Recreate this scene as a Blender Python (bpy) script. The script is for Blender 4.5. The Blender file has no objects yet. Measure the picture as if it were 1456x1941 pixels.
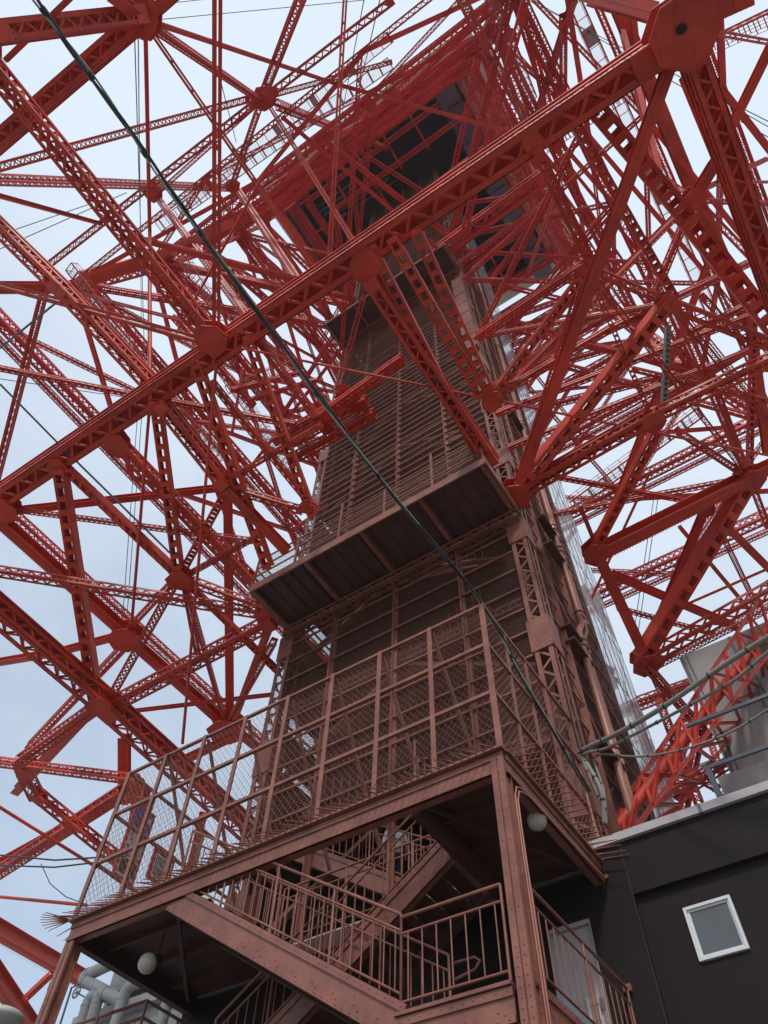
import bpy, math, random
from mathutils import Vector, Matrix
random.seed(7)
C = bpy.context.scene
COL = C.collection
V = Vector
# ------------------------------------------------------------------ camera
RM = Matrix(((0.8304208538437232, 0.5565615337930463, 0.025307402146283024),
             (0.4586107110142219, -0.7086532996786991, 0.5361778777584187),
             (0.31635015606838524, -0.43364704536803195, -0.8437255589343519)))   # world -> camera
FPX = 1388.23
cam = bpy.data.cameras.new('camera'); camo = bpy.data.objects.new('camera', cam); COL.objects.link(camo)
cam.sensor_fit = 'VERTICAL'; cam.sensor_height = 24; cam.sensor_width = 24 * 1456 / 1941
cam.lens = FPX / 1941 * 24; cam.clip_start = 0.05; cam.clip_end = 6000
camo.matrix_world = RM.transposed().to_4x4()
C.camera = camo
# ------------------------------------------------------------------ sky, sun, exposure
SUN_EL, SUN_AZ = math.radians(50), math.radians(-62)      # azimuth measured from +X towards +Y
w = bpy.data.worlds.new('World'); C.world = w; w.use_nodes = True
nt = w.node_tree; nt.nodes.clear(); N = nt.nodes.new; L = nt.links.new
sky = N('ShaderNodeTexSky'); sky.sky_type = 'NISHITA'; sky.sun_disc = False
sky.sun_elevation = SUN_EL; sky.sun_rotation = math.pi / 2 - SUN_AZ; sky.altitude = 50; sky.air_density = 1.3; sky.dust_density = 2.5
tc = N('ShaderNodeTexCoord')
nz = N('ShaderNodeTexNoise'); nz.inputs['Scale'].default_value = 2.2; nz.inputs['Detail'].default_value = 7; nz.inputs['Roughness'].default_value = 0.6; nz.inputs['Distortion'].default_value = 0.6
L(tc.outputs['Generated'], nz.inputs['Vector'])
# a thin cloud veil, thicker towards the zenith, thinner low on the left
sep = N('ShaderNodeSeparateXYZ'); L(tc.outputs['Generated'], sep.inputs[0])
mz = N('ShaderNodeMath'); mz.operation = 'MULTIPLY_ADD'; mz.inputs[1].default_value = 1.0; mz.inputs[2].default_value = -0.42
L(sep.outputs['Z'], mz.inputs[0])
ad = N('ShaderNodeMath'); ad.operation = 'ADD'; L(nz.outputs['Fac'], ad.inputs[0]); L(mz.outputs[0], ad.inputs[1])
mx = N('ShaderNodeMath'); mx.operation = 'MULTIPLY_ADD'; mx.inputs[1].default_value = 0.28; L(sep.outputs['X'], mx.inputs[0]); L(ad.outputs[0], mx.inputs[2])
cr = N('ShaderNodeValToRGB'); cr.color_ramp.elements[0].position = 0.35; cr.color_ramp.elements[0].color = (.42, .42, .42, 1)
cr.color_ramp.elements[1].position = 1.0; cr.color_ramp.elements[1].color = (1, 1, 1, 1)
L(mx.outputs[0], cr.inputs[0])
mix = N('ShaderNodeMix'); mix.data_type = 'RGBA'; L(cr.outputs[0], mix.inputs['Factor']); L(sky.outputs[0], mix.inputs['A'])
mix.inputs['B'].default_value = (4.35, 4.95, 5.65, 1)
bg = N('ShaderNodeBackground'); bg.inputs['Strength'].default_value = 0.15; L(mix.outputs['Result'], bg.inputs['Color'])
wo = N('ShaderNodeOutputWorld'); L(bg.outputs[0], wo.inputs['Surface'])
sl = bpy.data.lights.new('sun', 'SUN'); sl.energy = 2.0; sl.angle = math.radians(6); sl.color = (1, .95, .88)
so = bpy.data.objects.new('sun', sl); COL.objects.link(so)
sd = V((math.cos(SUN_EL) * math.cos(SUN_AZ), math.cos(SUN_EL) * math.sin(SUN_AZ), math.sin(SUN_EL)))
so.rotation_euler = sd.to_track_quat('Z', 'Y').to_euler(); so.location = sd * 200
C.view_settings.view_transform = 'Standard'; C.view_settings.look = 'None'; C.view_settings.exposure = 0.27; C.view_settings.gamma = 1
C.render.engine = 'CYCLES'; C.cycles.transparent_max_bounces = 24; C.cycles.max_bounces = 6

# ------------------------------------------------------------------ measuring: a pixel of the photograph met with a real plane of the place
def ray(px, py): return RM.transposed() @ V((px - 728, -(py - 970.5), -FPX))
def U(px, py, x=None, y=None, z=None):
    d = ray(px, py)
    return d * (x / d.x if x is not None else y / d.y if y is not None else z / d.z)
def depth(p): return -(RM @ V(p)).z
CX, CY = -7.2, 14.9                                         # tower axis
HW = [(0, 30), (20, 22), (40, 17), (55, 13), (70, 11), (90, 9.6)]
def hw(z):
    for (a, wa), (b, wb) in zip(HW, HW[1:]):
        if z <= b: return wa + (wb - wa) * (z - a) / (b - a)
    return HW[-1][1]
def hull(px, py):                                            # where the sight line leaves the tower
    d = ray(px, py).normalized(); t = 5.0
    while t < 110:
        p = d * t
        if max(abs(p.x - CX), abs(p.y - CY)) > hw(max(p.z, 0)) or p.z > 86: return p
        t += .2
    return d * t

# ------------------------------------------------------------------ materials
def mat(name, col, rough=.55, metal=0, var=.18, scale=3.0, bump=0.0, spec=.4, dirt=None):
    m = bpy.data.materials.new(name); m.use_nodes = True; t = m.node_tree; b = t.nodes['Principled BSDF']
    b.inputs['Roughness'].default_value = rough; b.inputs['Metallic'].default_value = metal; b.inputs['Specular IOR Level'].default_value = spec
    g = t.nodes.new('ShaderNodeNewGeometry'); n = t.nodes.new('ShaderNodeTexNoise'); n.inputs['Scale'].default_value = scale; n.inputs['Detail'].default_value = 6; n.inputs['Roughness'].default_value = .65
    t.links.new(g.outputs['Position'], n.inputs['Vector'])
    r = t.nodes.new('ShaderNodeValToRGB'); r.color_ramp.elements[0].position = .3; r.color_ramp.elements[1].position = .72
    lo = [c * (1 - var) for c in col]; hi = [min(1, c * (1 + var)) for c in col]
    if dirt: lo = [a * .6 + d * .4 for a, d in zip(lo, dirt)]
    r.color_ramp.elements[0].color = (*lo, 1); r.color_ramp.elements[1].color = (*hi, 1)
    t.links.new(n.outputs['Fac'], r.inputs[0])
    if dirt:
        n3 = t.nodes.new('ShaderNodeTexNoise'); n3.inputs['Scale'].default_value = scale * 4.7; n3.inputs['Detail'].default_value = 8; n3.inputs['Roughness'].default_value = .7
        t.links.new(g.outputs['Position'], n3.inputs['Vector'])
        r3 = t.nodes.new('ShaderNodeValToRGB'); r3.color_ramp.elements[0].position = .56; r3.color_ramp.elements[0].color = (0, 0, 0, 1); r3.color_ramp.elements[1].position = .74; r3.color_ramp.elements[1].color = (.75, .75, .75, 1)
        t.links.new(n3.outputs['Fac'], r3.inputs[0]); k = t.nodes.new('ShaderNodeMix'); k.data_type = 'RGBA'
        t.links.new(r3.outputs[0], k.inputs['Factor']); t.links.new(r.outputs[0], k.inputs['A']); k.inputs['B'].default_value = (*dirt, 1); t.links.new(k.outputs['Result'], b.inputs['Base Color'])
    else: t.links.new(r.outputs[0], b.inputs['Base Color'])
    rr = t.nodes.new('ShaderNodeMath'); rr.operation = 'MULTIPLY_ADD'; rr.inputs[1].default_value = .25; rr.inputs[2].default_value = rough - .12
    t.links.new(n.outputs['Fac'], rr.inputs[0]); t.links.new(rr.outputs[0], b.inputs['Roughness'])
    if bump:
        n2 = t.nodes.new('ShaderNodeTexNoise'); n2.inputs['Scale'].default_value = scale * 9; t.links.new(g.outputs['Position'], n2.inputs['Vector'])
        bm = t.nodes.new('ShaderNodeBump'); bm.inputs['Strength'].default_value = bump; bm.inputs['Distance'].default_value = .02
        t.links.new(n2.outputs['Fac'], bm.inputs['Height']); t.links.new(bm.outputs[0], b.inputs['Normal'])
    return m
M = dict(
    red=mat('red_paint', (.60, .054, .026), .5, scale=.9, var=.2, dirt=(.20, .022, .02)),
    redhi=mat('red_paint_high', (.60, .044, .034), .55, scale=.6, var=.2),
    redlit=mat('red_paint_lit', (.62, .060, .026), .5, scale=.9, var=.2, dirt=(.28, .035, .02)),  # same tower red, brightened for members that catch more light
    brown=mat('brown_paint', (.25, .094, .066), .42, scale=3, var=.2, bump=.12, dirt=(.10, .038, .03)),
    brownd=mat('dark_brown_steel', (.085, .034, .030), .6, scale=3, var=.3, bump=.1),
    pipeb=mat('brown_pipe_paint', (.34, .14, .10), .4, scale=5, var=.15),
    black=mat('black_wall_paint', (.0125, .0085, .0090), .65, scale=.8, var=.45, bump=.06, spec=.15, dirt=(.024, .019, .019)),
    brownm=mat('inner_brown_steel', (.22, .09, .065), .6, scale=3, var=.3),
    dark=mat('shade_black', (.022, .012, .011), .8, scale=2, var=.4),  # near-black colour stands in for shade in the shaft, deck and openings
    coping=mat('coping_metal', (.42, .38, .40), .5, scale=2.5, var=.12, bump=.1),
    white=mat('white_paint', (.62, .63, .64), .4, scale=6, var=.05),
    door=mat('door_paint', (.42, .42, .44), .4, scale=1.2, var=.1),
    grey=mat('grey_pipe_paint', (.36, .37, .36), .5, scale=3, var=.12, bump=.1),
    greyp=mat('grey_panel', (.34, .31, .30), .6, scale=1, var=.08),
    steel=mat('dull_steel', (.12, .13, .15), .4, metal=.3, scale=4),
    globe=mat('opal_glass', (.42, .41, .37), .25, scale=2, var=.04),
    cable=mat('black_cable', (.03, .035, .035), .35, scale=8),
    cablew=mat('pale_cable', (.34, .38, .33), .5, scale=8),
    hose=mat('grey_conduit', (.22, .21, .19), .55, scale=6, var=.15),
    ground=mat('terrace_concrete', (.22, .21, .20), .85, scale=.6, var=.2),
    beige=mat('beige_cladding', (.60, .55, .47), .6, scale=.4, var=.1),
    skin=mat('skin', (.48, .27, .18), .5, scale=9, var=.06),
    shirt=mat('white_shirt', (.62, .62, .66), .8, scale=9, var=.06),
    navy=mat('navy_cloth', (.012, .016, .04), .8, scale=9, var=.2),
    pale=mat('pale_green_cloth', (.45, .55, .50), .8, scale=9, var=.06),
    hair=mat('black_hair', (.012, .010, .010), .5, scale=30, var=.3),
    signred=mat('sign_red', (.42, .03, .03), .5, scale=6, var=.08),
    signblue=mat('sign_blue', (.03, .12, .36), .5, scale=6, var=.08),
    ink=mat('dark_print', (.03, .03, .035), .6, scale=6),
)
def glassmat(name, col, rough=.08):
    m = bpy.data.materials.new(name); m.use_nodes = True; b = m.node_tree.nodes['Principled BSDF']
    b.inputs['Base Color'].default_value = (*col, 1); b.inputs['Roughness'].default_value = rough; b.inputs['Specular IOR Level'].default_value = 1.0
    b.inputs['Coat Weight'].default_value = .6; b.inputs['Coat Roughness'].default_value = .05
    return m
M['glass'] = glassmat('shaft_glass_sky_pale', (.80, .83, .85), .12); M['glass'].node_tree.nodes['Principled BSDF'].inputs['Metallic'].default_value = .0  # pale base colour stands in for the sky mirrored in the panes
M['deckglass'] = glassmat('deck_glass', (.03, .045, .09), .15)
M['wireglass'] = glassmat('wired_window_glass', (.05, .062, .07), .15)
def meshmat(name, col, pu, pv, t, kind='diamond'):
    m = bpy.data.materials.new(name); m.use_nodes = True; T = m.node_tree; n = T.nodes.new; l = T.links.new
    b = T.nodes['Principled BSDF']; b.inputs['Base Color'].default_value = (*col, 1); b.inputs['Roughness'].default_value = .75; b.inputs['Specular IOR Level'].default_value = .2
    g = n('ShaderNodeNewGeometry'); s = n('ShaderNodeSeparateXYZ'); l(g.outputs['Position'], s.inputs[0])
    def mth(op, a, bb=None):
        k = n('ShaderNodeMath'); k.operation = op
        for i, q in enumerate((a, bb)):
            if q is None: continue
            if isinstance(q, (int, float)): k.inputs[i].default_value = q
            else: l(q, k.inputs[i])
        return k.outputs[0]
    u = mth('DIVIDE', mth('ADD', s.outputs['X'], s.outputs['Y']), pu); v = mth('DIVIDE', s.outputs['Z'], pv)
    if kind == 'diamond': a, c = mth('ADD', u, v), mth('SUBTRACT', u, v)
    else: a, c = u, v
    wa = mth('LESS_THAN', mth('FRACT', a), t); wc = mth('LESS_THAN', mth('FRACT', c), t)
    f = mth('MAXIMUM', wa, wc)
    tr = n('ShaderNodeBsdfTransparent'); ms = n('ShaderNodeMixShader'); l(f, ms.inputs[0]); l(tr.outputs[0], ms.inputs[1]); l(b.outputs[0], ms.inputs[2])
    l(ms.outputs[0], T.nodes['Material Output'].inputs['Surface'])
    return m
M['cagemesh'] = meshmat('chain_link_wire', (.27, .12, .09), .075, .12, .11)
M['shaftmesh'] = meshmat('expanded_metal', (.14, .062, .045), .10, .075, .17)
M['walkmesh'] = meshmat('catwalk_mesh', (.40, .30, .33), .12, .12, .14, 'square')

# ------------------------------------------------------------------ mesh builder
class MB:
    def __init__(s): s.v = []; s.f = []; s.sm = []
    def add(s, vs, fs, smooth=False):
        k = len(s.v); s.v += [tuple(v) for v in vs]; s.f += [tuple(i + k for i in f) for f in fs]; s.sm += [smooth] * len(fs); return s
    def box(s, a, b):
        (x0, y0, z0), (x1, y1, z1) = a, b
        return s.add([(x0, y0, z0), (x1, y0, z0), (x1, y1, z0), (x0, y1, z0), (x0, y0, z1), (x1, y0, z1), (x1, y1, z1), (x0, y1, z1)],
                     [(0, 3, 2, 1), (4, 5, 6, 7), (0, 1, 5, 4), (1, 2, 6, 5), (2, 3, 7, 6), (3, 0, 4, 7)])
    def obox(s, p, q, side, up, w, h, ou=0, ov=0):            # bar p->q, width w along side, height h along up, offset
        p, q = V(p), V(q); vs = []
        for e in (p, q):
            for a, b in ((-1, -1), (1, -1), (1, 1), (-1, 1)):
                vs.append(e + side * (ou + a * w / 2) + up * (ov + b * h / 2))
        return s.add(vs, [(0, 3, 2, 1), (4, 5, 6, 7), (0, 1, 5, 4), (1, 2, 6, 5), (2, 3, 7, 6), (3, 0, 4, 7)])
    def bar(s, p, q, w, h=None, upv=(0, 0, 1)):
        p, q = V(p), V(q); side, up = frame(p, q, upv); return s.obox(p, q, side, up, w, h or w)
    def tube(s, pts, r, n=8, cap=True):
        pts = [V(p) for p in pts]; base = len(s.v); prev = None; vs = []
        for i, p in enumerate(pts):
            d = (pts[min(i + 1, len(pts) - 1)] - pts[max(i - 1, 0)]).normalized()
            if prev is None:
                a = V((0, 0, 1)) if abs(d.z) < .9 else V((1, 0, 0)); prev = d.cross(a).normalized()
            prev = (prev - d * prev.dot(d)).normalized(); o = d.cross(prev)
            rr = r[i] if isinstance(r, (list, tuple)) else r
            for k in range(n):
                t = 2 * math.pi * k / n; vs.append(p + (prev * math.cos(t) + o * math.sin(t)) * rr)
        fs = [(i * n + k, i * n + (k + 1) % n, (i + 1) * n + (k + 1) % n, (i + 1) * n + k) for i in range(len(pts) - 1) for k in range(n)]
        s.add(vs, fs, True)
        if cap:
            m = len(pts) - 1
            s.add([vs[k] for k in range(n)], [tuple(range(n - 1, -1, -1))]); s.add([vs[m * n + k] for k in range(n)], [tuple(range(n))])
        return s
    def ball(s, c, r, nu=16, nv=10, sq=(1, 1, 1)):
        c = V(c); vs = [c + V((0, 0, r * sq[2]))]
        for j in range(1, nv):
            for i in range(nu):
                a, b = math.pi * j / nv, 2 * math.pi * i / nu
                vs.append(c + V((r * sq[0] * math.sin(a) * math.cos(b), r * sq[1] * math.sin(a) * math.sin(b), r * sq[2] * math.cos(a))))
        vs.append(c - V((0, 0, r * sq[2]))); e = len(vs) - 1
        fs = [(0, 1 + i, 1 + (i + 1) % nu) for i in range(nu)]
        for j in range(nv - 2):
            for i in range(nu):
                a = 1 + j * nu; fs.append((a + i, a + nu + i, a + nu + (i + 1) % nu, a + (i + 1) % nu))
        a = 1 + (nv - 2) * nu; fs += [(a + i, e, a + (i + 1) % nu) for i in range(nu)]
        return s.add(vs, fs, True)
    def rivet(s, c, n, r):
        c, n = V(c), V(n).normalized(); a = n.orthogonal().normalized(); b = n.cross(a)
        vs = [c + (a * math.cos(k * 1.2566) + b * math.sin(k * 1.2566)) * r for k in range(5)] + [c + (a * math.cos(k * 1.2566) + b * math.sin(k * 1.2566)) * r * .6 + n * r * .6 for k in range(5)] + [c + n * r * .75]
        fs = [(k, (k + 1) % 5, 5 + (k + 1) % 5, 5 + k) for k in range(5)] + [(5 + k, 5 + (k + 1) % 5, 10) for k in range(5)]
        return s.add(vs, fs, True)
    def plate(s, pts, n, th):                                   # polygon with thickness
        n = V(n).normalized() * th / 2; k = len(pts); pts = [V(p) for p in pts]
        vs = [p - n for p in pts] + [p + n for p in pts]
        return s.add(vs, [tuple(range(k - 1, -1, -1)), tuple(range(k, 2 * k))] + [(i, (i + 1) % k, k + (i + 1) % k, k + i) for i in range(k)])
    def build(s, name, m, parent=None, loc=None):
        base = V(parent['base']) if parent is not None and 'base' in parent else V(loc or (0, 0, 0))
        me = bpy.data.meshes.new(name); me.from_pydata([tuple(V(v) - base) for v in s.v], [], s.f); me.update()
        me.polygons.foreach_set('use_smooth', s.sm)
        me.materials.append(M[m] if isinstance(m, str) else m)
        o = bpy.data.objects.new(name, me); COL.objects.link(o)
        if parent is not None:
            o.parent = parent; o['base'] = tuple(base)
        else: o.location = base
        return o
BASES = []
def thing(name, label, cat, base=(0, 0, 0), group=None):
    o = bpy.data.objects.new(name, None); COL.objects.link(o); o.location = base; o['base'] = tuple(base)
    o['label'] = label; o['category'] = cat; o.empty_display_size = .3
    if group: o['group'] = group
    return o
def tag(o, label, cat, group=None):
    o['label'] = label; o['category'] = cat
    if group: o['group'] = group
    return o
def frame(p, q, upv=(0, 0, 1)):
    a = (V(q) - V(p)).normalized(); upv = V(upv)
    if abs(a.dot(upv)) > .96: upv = V((0, 1, 0))
    side = a.cross(upv).normalized(); return side, side.cross(a).normalized()

# riveted steel member types ------------------------------------------------
def member(mb, p, q, w, kind='L', upv=(0, 0, 1), riv=False, asp=1.0, solid=False):
    p, q = V(p), V(q); side, up = frame(p, q, upv); Lm = (q - p).length; a = (q - p) / Lm; h = w * asp; t = max(.012, w * .035)
    if kind == 'R': mb.tube([p, q], w / 2, 6, False); return
    if kind == 'P':                                            # plated I section with a grooved web
        mb.obox(p, q, side, up, w, t, 0, h / 2 * .7); mb.obox(p, q, side, up, w, t, 0, -h / 2 * .7)
        mb.obox(p, q, side, up, t * 1.5, h * .7 - 2 * t)
        mb.obox(p, q, side, up, w * .22, t, w * .0, -h / 2 * .7 - t)
    elif kind == 'D':                                          # pair of angles back to back
        for e in (-1, 1):
            mb.obox(p, q, side, up, w * .36, t, e * w * .3, 0); mb.obox(p, q, side, up, t, w * .36, e * w * .13, w * .16)
        n = max(2, int(Lm / (w * 6)))
        for i in range(n + 1):
            c = p + a * Lm * i / n; mb.obox(c - a * w * .3, c + a * w * .3, side, up, w * .8, t, 0, -t)
    elif kind == 'C':                                          # two channels joined by batten plates
        for e in (-1, 1):
            mb.obox(p, q, side, up, t, h, e * (w / 2 - t / 2), 0)
            for g in (-1, 1): mb.obox(p, q, side, up, w * .22, t, e * w * .38, g * (h / 2 - t / 2))
        st = w * 1.15; n = max(2, int(Lm / st))
        for i in range(n + 1):
            c = p + a * Lm * i / n
            for g in (-1, 1): mb.obox(c - a * w * .24, c + a * w * .24, side, up, w * .96, t, 0, g * (h / 2 + t / 2))
    else:                                                       # laced box: angles at the corners, zigzag lacing
        fl = .27 if kind == 'L' else .2
        for e in (-1, 1):
            for g in (-1, 1):
                mb.obox(p, q, side, up, w * fl, t, e * (w / 2 - w * fl / 2), g * (h / 2 - t / 2))
                mb.obox(p, q, side, up, t, h * fl, e * (w / 2 - t / 2), g * (h / 2 - h * fl / 2))
        st = w * .62; n = max(2, int(Lm / st)); bw = w * .12
        for i in range(n):
            c0 = p + a * Lm * i / n; c1 = p + a * Lm * (i + 1) / n; z = 1 if i % 2 else -1
            for g in (-1, 1):
                zs = (z,) if kind == 'L' else (z, -z)
                for zz in zs:
                    A = c0 + side * zz * w * .32 + up * g * (h / 2 - 2 * t); B = c1 - side * zz * w * .32 + up * g * (h / 2 - 2 * t)
                    d = (B - A).normalized(); mb.obox(A, B, d.cross(up), up, bw, t)
                A = c0 + up * z * h * .32 + side * g * (w / 2 - 2 * t); B = c1 - up * z * h * .32 + side * g * (w / 2 - 2 * t)
                d = (B - A).normalized(); mb.obox(A, B, d.cross(side), side, bw, t)
        if solid: mb.obox(p, q, side, up, w * .96, t, 0, h / 2 + t); mb.obox(p, q, side, up, w * .12, t * 3, -w * .52, h / 2 + t * 2); mb.obox(p, q, side, up, w * .12, t * 3, w * .52, h / 2 + t * 2)
        for e in (p, q):                                        # end battens
            d = a if e is p else -a
            for g in (-1, 1): mb.obox(e, e + d * w * .9, side, up, w * .98, t, 0, g * (h / 2 + t / 2))
    if riv:
        n = int(Lm / (w * .22))
        for i in range(n):
            c = p + a * Lm * (i + .5) / n
            for e in (-1, 1):
                mb.rivet(c + side * e * w * .42 - up * (h / 2 + (t if kind == 'C' else 0)), -up, w * .035)
                mb.rivet(c + side * e * (w / 2) - up * h * .38, side * e, w * .035)

# ------------------------------------------------------------------ ground
g = MB().box((-3000, -3000, -2.1), (3000, 3000, -1.6)).build('ground', 'ground'); g['kind'] = 'structure'

# ------------------------------------------------------------------ the red lattice tower
tower = thing('steel_tower', 'huge red painted riveted lattice tower rising overhead with its observation deck high above', 'tower', (CX, CY, -1.6))
def node(n):
    x, y, z = n
    return hull(x, y) if z == 0 else U(x, y, z=z)
def mem(name, n1, n2, wpx, kind='L', m='red', upv=(0, 0, 1), riv=False, asp=1.0, ext=0.0):
    p, q = node(n1), node(n2); d = (depth(p) + depth(q)) / 2; wd = wpx * d / FPX
    if ext: q = q + (q - p) * ext
    mb = MB(); member(mb, p, q, wd, kind, upv, riv, asp, solid=(kind == 'L' and wpx >= 24)); return mb.build(name, m, tower)
Z = 20
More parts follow.
